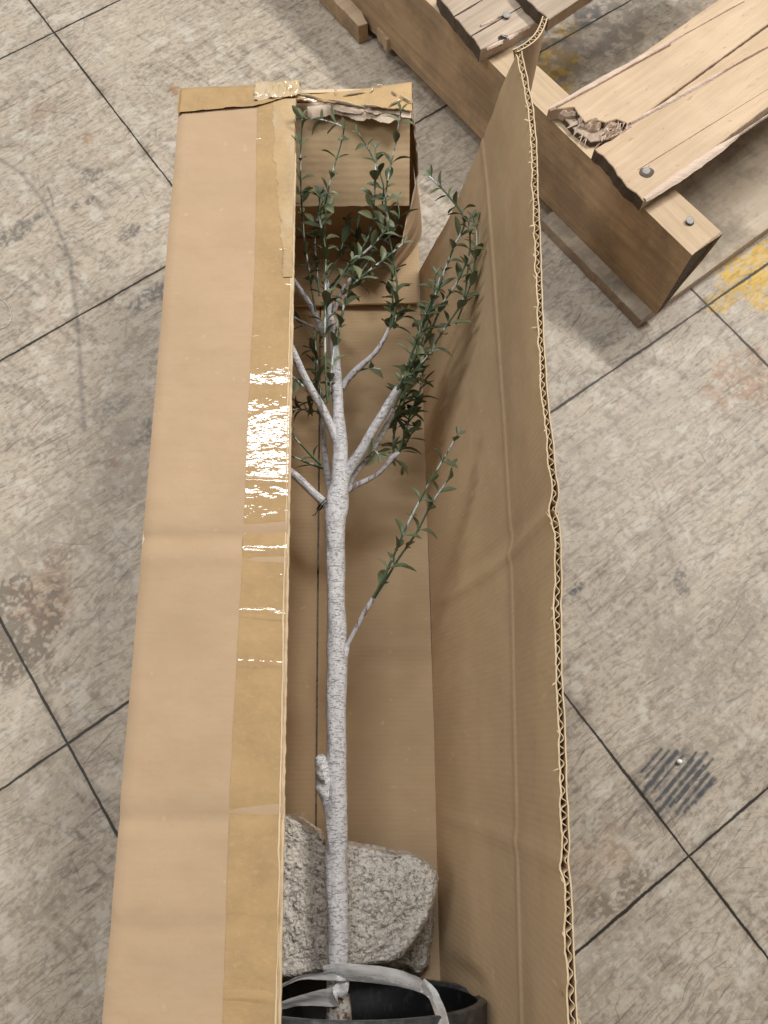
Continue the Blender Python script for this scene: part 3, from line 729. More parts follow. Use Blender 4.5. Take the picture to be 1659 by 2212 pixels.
# cross tape over the far end
def cross_tape():
    mb = MB(); n = 220; G = np.zeros((n, 16, 3))
    for k in range(n):
        u = k/(n-1); a = TLf+(TRf-TLf)*u
        fy = W(390, 246, ZT)[1]*(1-min(1, u/.34)) + W(556, 232, ZT)[1]*min(1, u/.34) if u < .34 else W(556, 232, ZT)[1] + (W(640, 208, ZT)[1]-W(556, 232, ZT)[1])*(u-.34)/.16
        x = a[0]
        for i in range(16):
            s = i/15; y = (a[1]+.0012)*(1-s)+fy*s; p = on_top(x, min(y, TLf[1]), .0011)
            z = p[2] if s > .03 else ZT-.006
            if s > .03: z = max(z, ZT-.0012) + .0011
            z += .0016*max(0, fbm([u*26], [s*3], 4, 77)[0]-.5)*2
            G[k, i] = (x, y, z)
    K = int(n*.5); mb.grid(G[:K], 0)
    mb.build('packing_tape', [M['tape']], top_flap)
    # milky bunched-up part at the middle of the far edge, and skin of clear tape over the torn strip
    mb = MB(); n = 120; G = np.zeros((n, 14, 3))
    for k in range(n):
        u = .33+.19*k/(n-1); a = TLf+(TRf-TLf)*u
        yf = W(580, 222-12*k/n, ZT)[1] + .002*(fbm([u*60], [3.], 3, 5)[0]-.5)
        for i in range(14):
            s = i/13; y = (a[1]+.0015)*(1-s)+yf*s
            G[k, i] = (a[0], y, ZT+.0022+.0035*abs(fbm([u*34], [s*3], 3, 15)[0]-.5)*2 - (.008 if i == 0 else 0))
    mb.grid(G); mb.build('wrinkled_tape', [M['tape2']], top_flap)
    # standing folds of loose tape over the torn strip
    mb = MB()
    for (x0, y0, x1, y1, h) in [(640, 203, 700, 214, .002), (700, 214, 790, 232, .0025), (806, 186, 800, 200, .0012), (862, 205, 892, 222, .002),
                                (790, 198, 740, 206, .0018), (812, 187, 826, 183, .0012), (770, 226, 822, 231, .002), (724, 186, 726, 205, .001), (838, 228, 870, 214, .0018), (845, 196, 858, 206, .0016)]:
        p, q = W(x0, y0, ZT+.001), W(x1, y1, ZT+.001); k_ = 14; rows = []
        dr = (q-p); nn = np.array([-dr[1], dr[0], 0]); nn /= np.linalg.norm(nn)
        for k in range(k_):
            t = k/(k_-1); c = p+dr*t+nn*.0018*(fbm([t*4], [x0*.1], 3, 4)[0]-.5)*1.2; w_ = .0010*math.sin(t*pi)+.0002
            rows.append([c-nn*w_, c-nn*w_*.4+[0, 0, h*math.sin(t*pi)*.8], c+nn*w_*.4+[0, 0, h*math.sin(t*pi)], c+nn*w_])
        mb.grid(np.array(rows))
    mb.build('tape_folds', [M['tape2']], top_flap)
cross_tape()

# ================================================================== ARTIFICIAL TREE (lying in the box, pot at the near end)
tree = empty('artificial_tree', tuple(W(728, 2100, .0)))
tag(tree, 'artificial tree with white painted trunk and green leaves, lying potted inside the cardboard box', 'artificial tree')
def catmull(P, n):
    P = np.array(P, float); Q = np.vstack([2*P[0]-P[1], P, 2*P[-1]-P[-2]]); out = []
    seg = len(P)-1
    for s in range(seg):
        p0, p1, p2, p3 = Q[s:s+4]
        for k in range(n):
            t = k/n; out.append(.5*((2*p1)+(-p0+p2)*t+(2*p0-5*p1+4*p2-p3)*t*t+(-p0+3*p1-3*p2+p3)*t**3))
    out.append(P[-1]); return np.array(out)
def tube(mb, C, R, sides=10, rough=0., seed=0, mi=0, cap=True, nfreq=60):
    C = np.asarray(C, float); n = len(C); T = np.gradient(C, axis=0); T /= np.linalg.norm(T, axis=1, keepdims=True)+1e-12
    up = np.array([0, 0, 1.]) if abs(T[0][2]) < .9 else np.array([1., 0, 0]); rings = []
    for k in range(n):
        a = up - T[k]*(up@T[k]); a /= np.linalg.norm(a); b = np.cross(T[k], a); up = a; ring = []
        for s in range(sides):
            th = 2*pi*s/sides; r = R[k]
            if rough: r *= 1+rough*((fbm([math.cos(th)*1.3+C[k][1]*nfreq+seed], [math.sin(th)*1.3+C[k][0]*nfreq], 3, seed)[0]-.5)*2)
            ring.append(C[k]+(a*math.cos(th)+b*math.sin(th))*r)
        ring.append(ring[0]); rings.append(ring)
    mb.grid(np.array(rings), mi, True)
    if cap:
        for ring, fl_ in ((rings[0], False), (rings[-1], True)):
            c = np.mean(ring[:-1], axis=0); b = len(mb.v); mb.v += [tuple(c)]+[tuple(p) for p in ring[:-1]]
            for s in range(sides):
                mb.f.append((b, b+1+s, b+1+(s+1) % sides) if fl_ else (b, b+1+(s+1) % sides, b+1+s)); mb.m.append(mi)
def wood_branch(name, pts, mat, parent, sides=14, rough=.12, n=14, seed=0):
    C = np.array([W(x, y, z) for x, y, z, w in pts]); R = np.array([[.5*w*wpx(c)] for c, (x, y, z, w) in zip(C, pts)])
    CR = catmull(np.hstack([C, R]), n); mb = MB(); tube(mb, CR[:, :3], np.maximum(CR[:, 3], .0006), sides, rough, seed)
    return mb.build(name, [mat], parent, loc=tuple(C[0]))
TZ = .118
trunk = wood_branch('trunk', [(729, 2260, .112, 40), (728, 2140, TZ, 38), (730, 2040, TZ, 38), (727, 1900, TZ, 40), (727, 1760, TZ, 41), (726, 1600, TZ, 39), (726, 1500, TZ, 39), (728, 1400, TZ, 42), (726, 1300, TZ, 38),
                              (725, 1200, TZ, 41), (724, 1130, TZ, 47), (727, 1095, TZ, 50), (733, 1050, TZ, 42), (735, 1010, TZ, 38), (735, 960, TZ, 32), (731, 900, TZ, 27), (728, 830, TZ-.004, 25), (723, 757, TZ-.006, 22), (714, 697, TZ-.006, 19), (711, 650, TZ-.006, 15), (706, 606, TZ-.004, 9)],
                    M['bark'], tree, 28, .13, 34, 3)
kn = MB()
C = catmull([W(724, 1790, TZ), W(716, 1745, TZ), W(706, 1700, TZ+.001), W(700, 1668, TZ+.003), W(694, 1645, TZ+.005), W(693, 1630, TZ+.006)], 12)
tube(kn, C, np.interp(np.arange(len(C)), [0, 12, 24, 36, 46, 54, 60], [.0035, .0062, .0070, .0068, .0056, .0046, .0022]), 18, .55, 9, nfreq=150)
kn.build('knot', [M['bark']], trunk); kn = MB()
C = catmull([W(738, 1420, TZ), W(745, 1400, TZ), W(750, 1392, TZ)], 6); tube(kn, C, np.linspace(.006, .0032, len(C)), 12, .2, 4)
kn.build('branch_collar', [M['bark']], trunk)
LEAF = dict(v=[], f=[])
def add_leaf(mb, tone, paint, base, d, up, L, w, curl, tv=.5, pv=0.):
    d = d/np.linalg.norm(d); up = up-d*(up@d); up /= np.linalg.norm(up)+1e-9; s = np.cross(d, up)
    prof = [(0, .10), (.12, .34), (.28, .74), (.45, 1.), (.62, .97), (.78, .76), (.9, .46), (1., .06)]
    rows = []; 
    for t, k in prof:
        a = curl*t*t; c = base + d*L*t*(1-.22*abs(curl)*t) - up*L*a*.55
        nrm = up; ww = w*k*.5
        rows.append([c-s*ww+nrm*ww*.35, c-s*ww*.45+nrm*ww*.06, c-nrm*ww*.10, c+s*ww*.45+nrm*ww*.06, c+s*ww+nrm*ww*.35])
    n0 = len(mb.v); mb.grid(np.array(rows), 1); n1 = len(mb.v)
    tone += [tv]*(n1-n0); paint += [pv]*(n1-n0)
SPN = [0]
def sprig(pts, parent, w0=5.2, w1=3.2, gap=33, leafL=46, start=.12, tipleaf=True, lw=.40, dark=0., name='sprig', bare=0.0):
    SPN[0] += 1; rnd = random.Random(100+SPN[0])
    P = np.array([W(x, y, z) for x, y, z in pts]); C = catmull(P, 10)
    n = len(C); mb = MB(); tone = []; paint = []
    R = np.linspace(w0, w1, n)*.5*wpx(C[n//2]); tube(mb, C, R, 7, .08, SPN[0])
    tone += [0]*len(mb.v); paint += [0]*len(mb.v)
    seg = np.linalg.norm(np.diff(C, axis=0), axis=1); cum = np.concatenate([[0], np.cumsum(seg)]); total = cum[-1]
    m0 = wpx(C[n//2]); g = gap*m0; s = total*start + rnd.random()*g*.3; k = rnd.randrange(2)
    while s < total-.004:
        i = min(n-2, int(np.searchsorted(cum, s))); c = C[i]; T = C[min(n-1, i+1)]-C[max(0, i-1)]; T /= np.linalg.norm(T)
        side = np.cross(T, [0, 0, 1.]); side /= np.linalg.norm(side)+1e-9; upv = np.cross(side, T)
        ang = (k % 2)*pi/2*.85 + rnd.uniform(-.35, .35); axis_ = side*math.cos(ang)+upv*math.sin(ang)
        k += 1
        for sg in (1, -1):
            if rnd.random() < .06+bare: continue
            L = leafL*1.0*m0*rnd.uniform(.72, 1.2)*(.8 if s > total*.85 else 1); open_ = rnd.uniform(.55, 1.15)
            d = T*math.cos(open_)+axis_*sg*math.sin(open_) + np.array([rnd.uniform(-.15, .15), rnd.uniform(-.15, .15), rnd.uniform(-.2, .2)])
            upn = (T*math.sin(open_)-axis_*sg*math.cos(open_))
            tw = rnd.uniform(-.5, .5); upn = upn + np.cross(T, axis_)*tw + np.array([0, 0, .9])
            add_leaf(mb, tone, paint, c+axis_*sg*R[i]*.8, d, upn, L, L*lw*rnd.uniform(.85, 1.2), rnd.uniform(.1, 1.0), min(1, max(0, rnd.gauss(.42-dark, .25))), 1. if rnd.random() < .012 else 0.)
        # little node collar
        b0 = len(mb.v); tube(mb, np.array([c-T*.0008, c, c+T*.0008]), [R[i]*1.1, R[i]*1.5, R[i]*1.1], 7)
        tone += [0]*(len(mb.v)-b0); paint += [0]*(len(mb.v)-b0)
        s += g*rnd.uniform(.75, 1.15)
    if tipleaf:
        T = C[-1]-C[-3]; T /= np.linalg.norm(T); side = np.cross(T, [0, 0, 1.]); side /= np.linalg.norm(side)
        for sg in (1, -1):
            add_leaf(mb, tone, paint, C[-1], T+side*sg*.55, np.array([0, 0, 1.])+side*sg*-.3, leafL*m0*.5, leafL*m0*.18, .3, .4, 0)
    o = mb.build(name, [M['stem'], M['leaf']], parent, loc=tuple(P[0]))
    for nm, arr in (('leaf_tone', tone), ('leaf_paint', paint)):
        at = o.data.attributes.new(nm, 'FLOAT', 'POINT'); at.data.foreach_set('value', np.array(arr, np.float32))
    return o
def branch(pts, rough=.14, mat='bark', sides=14): 
    return wood_branch('branch', pts, M[mat], tree, sides, rough, 12, len(bpy.data.objects))
# left big branch
bL = branch([(729, 960, TZ, 20), (716, 925, TZ+.004, 20), (693, 876, TZ+.010, 20), (663, 825, TZ+.018, 18), (636, 766, TZ+.026, 17), (606, 705, TZ+.032, 13)])
sprig([(612, 800, .13), (630, 812, .135), (655, 835, .137)], bL, 5, 6, gap=200, tipleaf=False)
sprig([(708, 870, .140), (703, 800, .150), (702, 697, .160), (703, 612, .165), (702, 534, .168), (692, 480, .175), (690, 420, .19)], bL, 6, 4, start=.3)
sprig([(710, 866, .132), (716, 800, .14), (722, 739, .145), (730, 690, .15)], bL, 5, 4, gap=50, bare=.2)
sprig([(704, 885, .12), (690, 830, .115), (684, 770, .11), (680, 730, .108)], bL, 4, 3, gap=38, dark=.2)
# upper stem sprigs
bU = branch([(722, 672, TZ-.002, 12), (731, 645, TZ+.004, 10), (744, 620, TZ+.008, 9), (760, 598, TZ+.01, 7)], mat='bark2')
sprig([(706, 612, .125), (703, 540, .14), (700, 470, .160), (706, 425, .196), (722, 360, .216), (737, 310, .225), (744, 275, .240)], trunk, 5.5, 3.4, gap=40, leafL=48)
sprig([(744, 278, .240), (728, 268, .238), (690, 258, .236), (655, 256, .234), (640, 256, .230)], trunk, 4, 3, gap=50)
sprig([(681, 672, .12), (668, 587, .135), (658, 520, .145), (653, 465, .158), (650, 400, .200), (649, 349, .216), (651, 290, .232), (653, 252, .243)], trunk, 5.4, 3.6, gap=44)
sprig([(690, 640, .12), (684, 580, .128), (680, 520, .134), (684, 470, .15), (700, 430, .168)], trunk, 5, 4, gap=40)
sprig([(712, 622, .135), (742, 587, .15), (779, 553, .16), (816, 518, .17), (838, 482, .18), (833, 430, .198), (840, 375, .214), (853, 317, .226), (866, 240, .252)], trunk, 6.5, 3.6, gap=42)
sprig([(744, 600, .13), (768, 555, .135), (790, 523, .14), (806, 480, .148), (808, 440, .186), (811, 380, .212), (811, 322, .222)], bU, 5.5, 3.4, gap=42, dark=.1)
sprig([(826, 440, .190), (827, 395, .208), (800, 330, .222), (774, 288, .240)], bU, 4.4, 3.6, gap=38)
sprig([(728, 745, .14), (738, 687, .155), (752, 629, .165), (795, 587, .175), (837, 555, .18), (872, 525, .185)], trunk, 6, 4, gap=40, leafL=50)
sprig([(760, 600, .12), (765, 560, .11), (770, 520, .105), (772, 480, .1)], bU, 4, 3, gap=30, dark=.25)
sprig([(735, 640, .11), (762, 620, .1), (800, 600, .095)], bU, 4, 3, gap=28, dark=.25)
sprig([(758, 604, .125), (785, 580, .13), (803, 545, .128)], bU, 4, 3, gap=26, dark=.15)
sprig([(700, 690, .15), (712, 640, .155), (735, 600, .16), (760, 560, .165)], trunk, 4.5, 3.4, gap=30, leafL=48)
sprig([(708, 600, .12), (728, 560, .118), (742, 520, .116), (748, 480, .114)], trunk, 4, 3.2, gap=28, leafL=48, dark=.2)
sprig([(830, 520, .15), (850, 500, .155), (862, 465, .16), (858, 430, .165)], trunk, 4, 3.2, gap=28, leafL=48, dark=.1)
# upper left
bUL = branch([(700, 722, TZ-.01, 14), (688, 695, TZ-.008, 13), (675, 668, TZ-.004, 13), (655, 635, TZ, 12), (634, 604, TZ+.006, 11), (608, 566, TZ+.012, 9)])
bUL2 = branch([(694, 722, TZ-.02, 8), (675, 706, TZ-.02, 7), (655, 696, TZ-.02, 6), (630, 683, TZ-.018, 5), (600, 670, TZ-.018, 4)], mat='bark2')
sprig([(668, 700, .098), (648, 705, .095), (628, 715, .09)], bUL2, 3.5, 2.5, gap=22, dark=.25)
# upper right curved branch
bR = branch([(738, 838, TZ-.006, 16), (748, 822, TZ-.004, 16), (770, 799, TZ, 15), (806, 766, TZ+.006, 12), (828, 735, TZ+.01, 10), (840, 709, TZ+.012, 7)], mat='bark2')
sprig([(840, 709, .13), (847, 698, .13), (858, 629, .13), (850, 560, .135), (838, 500, .14)], bR, 5.5, 3.6, gap=34, leafL=52, dark=.1)
sprig([(842, 706, .125), (848, 660, .12), (846, 600, .115), (846, 555, .11)], bR, 5, 3.6, gap=30, leafL=50, dark=.2)
sprig([(776, 800, .115), (800, 795, .118), (822, 798, .12)], bR, 5, 3, gap=90, tipleaf=False)
sprig([(840, 712, .128), (860, 690, .12), (882, 670, .115)], bR, 4, 3, gap=24, dark=.15)
# big right branch and its long sprigs leaning on the side panel
bB = branch([(740, 1045, TZ, 26), (752, 1018, TZ+.002, 24), (782, 971, TZ+.010, 22), (803, 935, TZ+.016, 21), (824, 900, TZ+.022, 20), (846, 862, TZ+.028, 19), (860, 838, TZ+.032, 17)])
sprig([(858, 842, .152), (877, 799, .165), (901, 733, .18), (931, 662, .195), (960, 587, .21), (980, 534, .222), (1003, 478, .235), (969, 423, .24), (927, 381, .245)], bB, 7, 4, gap=31, leafL=44, start=.02)
sprig([(868, 838, .150), (901, 766, .165), (925, 727, .175), (955, 659, .19), (988, 608, .205), (1014, 545, .215), (1013, 480, .225)], bB, 6.5, 3.6, gap=33, leafL=44, start=.06)
sprig([(866, 858, .145), (885, 830, .15), (919, 775, .165), (955, 718, .18), (1000, 647, .195), (1012, 575, .205)], bB, 6, 4, gap=36, leafL=46, start=.02)
sprig([(862, 842, .135), (892, 790, .14), (915, 725, .15), (935, 660, .16), (950, 600, .165)], bB, 5, 3.5, gap=30, leafL=44, dark=.15)
bB2 = branch([(752, 1048, TZ-.012, 14), (768, 1022, TZ-.01, 13), (794, 989, TZ-.006, 12), (815, 955, TZ, 14), (832, 925, TZ+.004, 13), (850, 884, TZ+.008, 9)], mat='bark')
sprig([(850, 884, .126), (866, 850, .13), (890, 815, .13), (905, 770, .135)], bB2, 5, 4, gap=26, dark=.15)
sprig([(836, 920, .115), (862, 890, .105), (880, 850, .1), (905, 800, .1)], bB2, 5, 4, gap=24, leafL=46, dark=.28)
sprig([(838, 916, .11), (856, 905, .1), (885, 890, .09), (905, 870, .085)], bB2, 5, 4, gap=22, leafL=46, dark=.28)
sprig([(862, 838, .148), (884, 815, .16), (905, 790, .17), (932, 760, .178)], bB, 4.5, 3.4, gap=30, leafL=46)
sprig([(905, 728, .185), (915, 690, .19), (935, 640, .2), (942, 590, .205)], bB, 4.5, 3.4, gap=32, leafL=46)
sprig([(985, 700, .17), (1000, 660, .175), (1020, 600, .18), (1030, 520, .19), (1022, 470, .2)], bB, 4.5, 3.4, gap=34, leafL=46)
# lower right
bR3 = branch([(748, 1062, TZ-.01, 14), (765, 1050, TZ-.01, 13), (794, 1037, TZ-.01, 12), (815, 1024, TZ-.008, 11), (834, 1006, TZ-.006, 11), (848, 988, TZ-.004, 14), (862, 978, TZ-.004, 9)], mat='bark2')
sprig([(858, 980, .112), (874, 940, .105), (888, 890, .1), (905, 850, .1), (914, 800, .1)], bR3, 5, 4, gap=24, leafL=50, start=.02, dark=.22)
sprig([(850, 984, .108), (850, 950, .1), (855, 920, .095), (862, 880, .09), (875, 830, .09)], bR3, 5, 4, gap=24, leafL=50, start=.02, dark=.22)
sprig([(856, 982, .105), (876, 960, .095), (895, 925, .09)], bR3, 4, 3, gap=22, leafL=44, dark=.22)
sprig([(850, 990, .11), (862, 1000, .105), (868, 1008, .1)], bR3, 4, 3, gap=18, leafL=50, dark=.1)
sprig([(790, 990, .12), (808, 975, .122), (818, 982, .124)], bR3, 4, 3, gap=24, leafL=48, dark=-.2)
# lower left with tie
bL5 = branch([(722, 1105, TZ-.002, 24), (708, 1093, TZ, 20), (678, 1066, TZ+.004, 18), (642, 1031, TZ+.008, 17), (618, 1012, TZ+.01, 16), (590, 985, TZ+.012, 14)])
bB6 = branch([(722, 1085, TZ-.016, 16), (714, 1062, TZ-.018, 16), (707, 1020, TZ-.022, 15), (700, 965, TZ-.028, 13), (697, 915, TZ-.034, 10), (694, 870, TZ-.04, 8)], mat='bark')
sprig([(697, 920, .085), (690, 880, .08), (684, 830, .078), (680, 780, .075), (676, 740, .07)], bB6, 5, 4, gap=28, dark=.25)
sprig([(698, 1012, .1), (682, 1006, .1), (655, 996, .1), (630, 985, .1)], bB6, 7, 4, gap=60, leafL=34)
sprig([(694, 1004, .105), (676, 988, .11), (655, 965, .115), (640, 950, .12), (632, 935, .12)], bB6, 6, 3.4, gap=70, leafL=34)
sprig([(690, 890, .09), (660, 885, .09), (632, 885, .09)], bB6, 4, 3, gap=30, dark=.2)
sprig([(692, 860, .07), (660, 870, .065), (640, 880, .06)], bB6, 4, 3, gap=26, dark=.25)
# single twig low on the trunk
bT = branch([(742, 1412, TZ, 13), (750, 1395, TZ+.002, 10), (768, 1360, TZ+.006, 9), (788, 1322, TZ+.012, 10), (806, 1292, TZ+.016, 9)], mat='bark2')
sprig([(800, 1300, .132), (822, 1262, .14), (846, 1210, .148), (872, 1150, .155), (905, 1085, .165), (932, 1035, .172), (960, 988, .18), (988, 940, .186)], bT, 6.5, 3.4, gap=44, leafL=44, start=.08)
sprig([(804, 1298, .130), (832, 1255, .136), (862, 1205, .142), (900, 1150, .150), (931, 1090, .156), (958, 1050, .16), (973, 1028, .164), (976, 1006, .166)], bT, 6, 3.2, gap=46, leafL=44, start=.1)
# pot
pot_c = W(790, 2150, .115)
def pot():
    mb = MB(); rc = np.array([W(772, 2150, .118)[0], -.189, .116]); t = math.radians(-7)
    ax = np.array([0, math.cos(t), math.sin(t)]); e1 = np.array([1., 0, 0]); e2 = np.cross(ax, e1)
    prof = [(-.150, .074), (-.145, .077), (-.02, .099), (-.018, .103), (0, .1045), (.0008, .1035), (.0008, .0985), (-.002, .097), (-.02, .0955), (-.11, .080), (-.115, .0)]
    rows = []
    for s, r in prof:
        rows.append([rc+ax*s+(e1*math.cos(a)+e2*math.sin(a)*1.0)*r for a in np.linspace(0, 2*pi, 73)])
    G = np.array(rows); mb.grid(G[:3], 0, False); mb.grid(G[2:8], 1); mb.grid(G[7:], 0)
    b = [rc+ax*-.150]; 
    po = mb.build('pot', [M['pot'], M['rim']], tree, autos=.7)
    mb = MB(); s0 = rc+ax*-.108
    rows = [[s0+(e1*math.cos(a)+e2*math.sin(a))*r+ax*(.004*fbm([math.cos(a)*3*r*30], [math.sin(a)*3*r*30], 3, 3)[0]) for a in np.linspace(0, 2*pi, 49)] for r in (.0, .02, .04, .06, .079)]
    mb.grid(np.array(rows)); mb.build('cement_fill', [M['moss']], po)
    return po, rc, ax
po, prc, pax = pot()
mb = MB(); C = catmull([W(729, 2150, TZ), W(729, 2185, TZ), W(731, 2240, TZ-.002), W(733, 2300, .112)], 10); tube(mb, C, np.linspace(.0088, .0125, len(C)), 18, .25, 5)
mb.build('moss_wrap', [M['moss']], trunk)
# wire tie at the branch fork
mb = MB()
c0 = W(697, 1090, TZ+.002); dirb = W(678, 1066, TZ+.004)-W(708, 1093, TZ); dirb /= np.linalg.norm(dirb)
e1 = np.cross(dirb, [0, 0, 1.]); e1 /= np.linalg.norm(e1); e2 = np.cross(dirb, e1)
for o_ in (-.0012, .0012):
    tube(mb, np.array([c0+dirb*o_+(e1*math.cos(a)+e2*math.sin(a))*.0072 for a in np.linspace(0, 2*pi, 25)]), [.0006]*25, 6, cap=False)
tube(mb, catmull([c0-e1*.007, c0-e1*.012+[0, 0, -.004], c0-e1*.016+[0, .003, -.006]], 6), [.0005]*13, 6)
mb.build('wire_tie', [M['wire']], tree)

# ================================================================== ROUGH GREY PACKING BLOCK
def block(name, poly, ztop, zbot, seed, label, slope=(0, 0), shrink=.9):
    P = np.array(poly, float); c = P.mean(0)
    # radial grid of the outline
    m_ = 220; per = np.vstack([P, P[:1]]); seg = np.linalg.norm(np.diff(per, axis=0), axis=1); cum = np.concatenate([[0], np.cumsum(seg)])
    q = np.linspace(0, cum[-1], m_+1); ox = np.interp(q, cum, per[:, 0]); oy = np.interp(q, cum, per[:, 1])
    rad = np.concatenate([np.linspace(0, .93, 90), np.linspace(.937, 1, 12)]); rows = []
    for r in rad:
        x = c[0]+(ox-c[0])*r; y = c[1]+(oy-c[1])*r
        edge = np.clip((1-r)*np.hypot(ox-c[0], oy-c[1])/12., 0, 1); zt = ztop - (1-np.sqrt(1-(1-edge)**2))*.010
        row = []
        for a, b, e in zip(x, y, np.broadcast_to(zt, x.shape)):
            z = e + slope[0]*(a-c[0]) + slope[1]*(b-c[1]) + .009*(fbm([a*.012], [b*.012], 3, seed)[0]-.5)
            gxy = W(a, b, z)
            z += .0050*(fbm([gxy[0]*170], [gxy[1]*170], 3, seed+3)[0]-.5) + .0022*(fbm([gxy[0]*420], [gxy[1]*420], 2, seed+7)[0]-.5)
            p = W(a, b, z); row.append(p)
        rows.append(row)
    G = np.array(rows); rim = G[-1].copy(); mb = MB(); mb.grid(G, 0)
    ctr = rim.mean(0); side_rows = [rim]
    for k in range(1, 26):
        t = k/25; r = rim.copy(); s = 1 - (1-shrink)*t**.8; r[:, :2] = ctr[:2]+(rim[:, :2]-ctr[:2])*s
        r[:, 2] = rim[:, 2]*(1-t)+zbot*t
        jit = .009*(fbm(np.arange(m_+1) % m_*.11, np.full(m_+1, t*6), 4, seed+9)-.5); jit[-1] = jit[0]
        d = r[:, :2]-ctr[:2]; d /= np.linalg.norm(d, axis=1, keepdims=True); r[:, :2] += d*jit[:, None]
        side_rows.append(r)
    mb.grid(np.array(side_rows), 0)
    b = len(mb.v); mb.v.append((ctr[0], ctr[1], zbot)); base = b-(m_+1)
    for j in range(m_): mb.f.append((b, base+j+1, base+j)); mb.m.append(0)
    o = mb.build(name, [M['pulp_block']], None, loc=(ctr[0], ctr[1], zbot))
    return tag(o, label, 'packing block')
b1 = block('packing_block', [(748, 1822), (770, 1826), (800, 1832), (832, 1838), (862, 1846), (880, 1843), (905, 1852), (930, 1866), (944, 1886), (946, 1915), (938, 1950), (925, 1985), (905, 2020), (885, 2050), (868, 2072), (840, 2082), (800, 2086), (750, 2092), (700, 2100), (640, 2112), (560, 2115), (520, 2000), (520, 1850), (560, 1752), (607, 1760), (640, 1772), (662, 1786), (685, 1800), (690, 1818), (687, 1836), (700, 1842), (715, 1838), (730, 1828)],
      .088, .030, 5, 'rough grey crumbly packing block wedged under the white trunk in the box', (-.00002, 0), .93)
b2 = block('packing_block', [(860, 1900), (915, 1900), (938, 1960), (936, 2010), (925, 2050), (925, 2085), (905, 2108), (880, 2090), (850, 2095), (800, 2080), (800, 1950)],
      .026, .009, 15, 'smaller shaded grey piece lying underneath the big rough packing block beside the black pot', (0, 0), .97)

# ================================================================== MILKY PLASTIC STRAP round trunk and pot
def ribbon(mb, pts, wid, n=16, thick=.0004, across=None, seed=0):
    C = catmull([W(*p) for p in pts], n); wv = catmull([[w_, 0, 0] for w_ in wid], n)[:, 0]
    T = np.gradient(C, axis=0); T /= np.linalg.norm(T, axis=1, keepdims=True); rows = []
    for k in range(len(C)):
        a = np.array([0, 1., .15]) if across is None else np.array(across[0])*(1-k/(len(C)-1))+np.array(across[1])*(k/(len(C)-1))
        a = a-T[k]*(a@T[k]); a /= np.linalg.norm(a); nn = np.cross(T[k], a); w_ = wv[k]*.5
        row = []
        for s in np.linspace(-1, 1, 9):
            row.append(C[k]+a*w_*s+nn*(.0012*math.sin(s*2.2+k*.05)+.0008*(fbm([k*.12], [s*2], 3, seed)[0]-.5)*2))
        rows.append(row)
    G = np.array(rows); mb.grid(G); mb.grid(G+[0, 0, -thick], 0, True)
mb = MB()
ribbon(mb, [(700, 2100, .132), (735, 2100, .137), (790, 2104, .142), (850, 2112, .155), (900, 2125, .170), (922, 2138, .180)], [.010, .013, .0125, .0115, .009, .007], seed=1)
ribbon(mb, [(912, 2128, .181), (932, 2145, .186), (942, 2165, .190), (952, 2190, .196), (962, 2230, .204)], [.010, .0085, .008, .008, .008], across=((.3, 1, 0), (1, .2, 0)), seed=2)
ribbon(mb, [(744, 2112, .132), (738, 2135, .133), (725, 2152, .132), (690, 2156, .130), (640, 2164, .128), (590, 2178, .126)], [.008, .011, .013, .012, .008, .006], across=((1, .1, 0), (0, 1, .2)), seed=3)
ribbon(mb, [(748, 2112, .136), (725, 2108, .136), (690, 2108, .132), (650, 2112, .130), (620, 2124, .128), (585, 2145, .126)], [.005, .006, .005, .0035, .003, .003], seed=4)
strap = mb.build('plastic_strap', [M['strap']], None, loc=tuple(W(735, 2100, .137)))
tag(strap, 'milky white plastic strap tied around the trunk and over the rim of the black pot', 'strap')

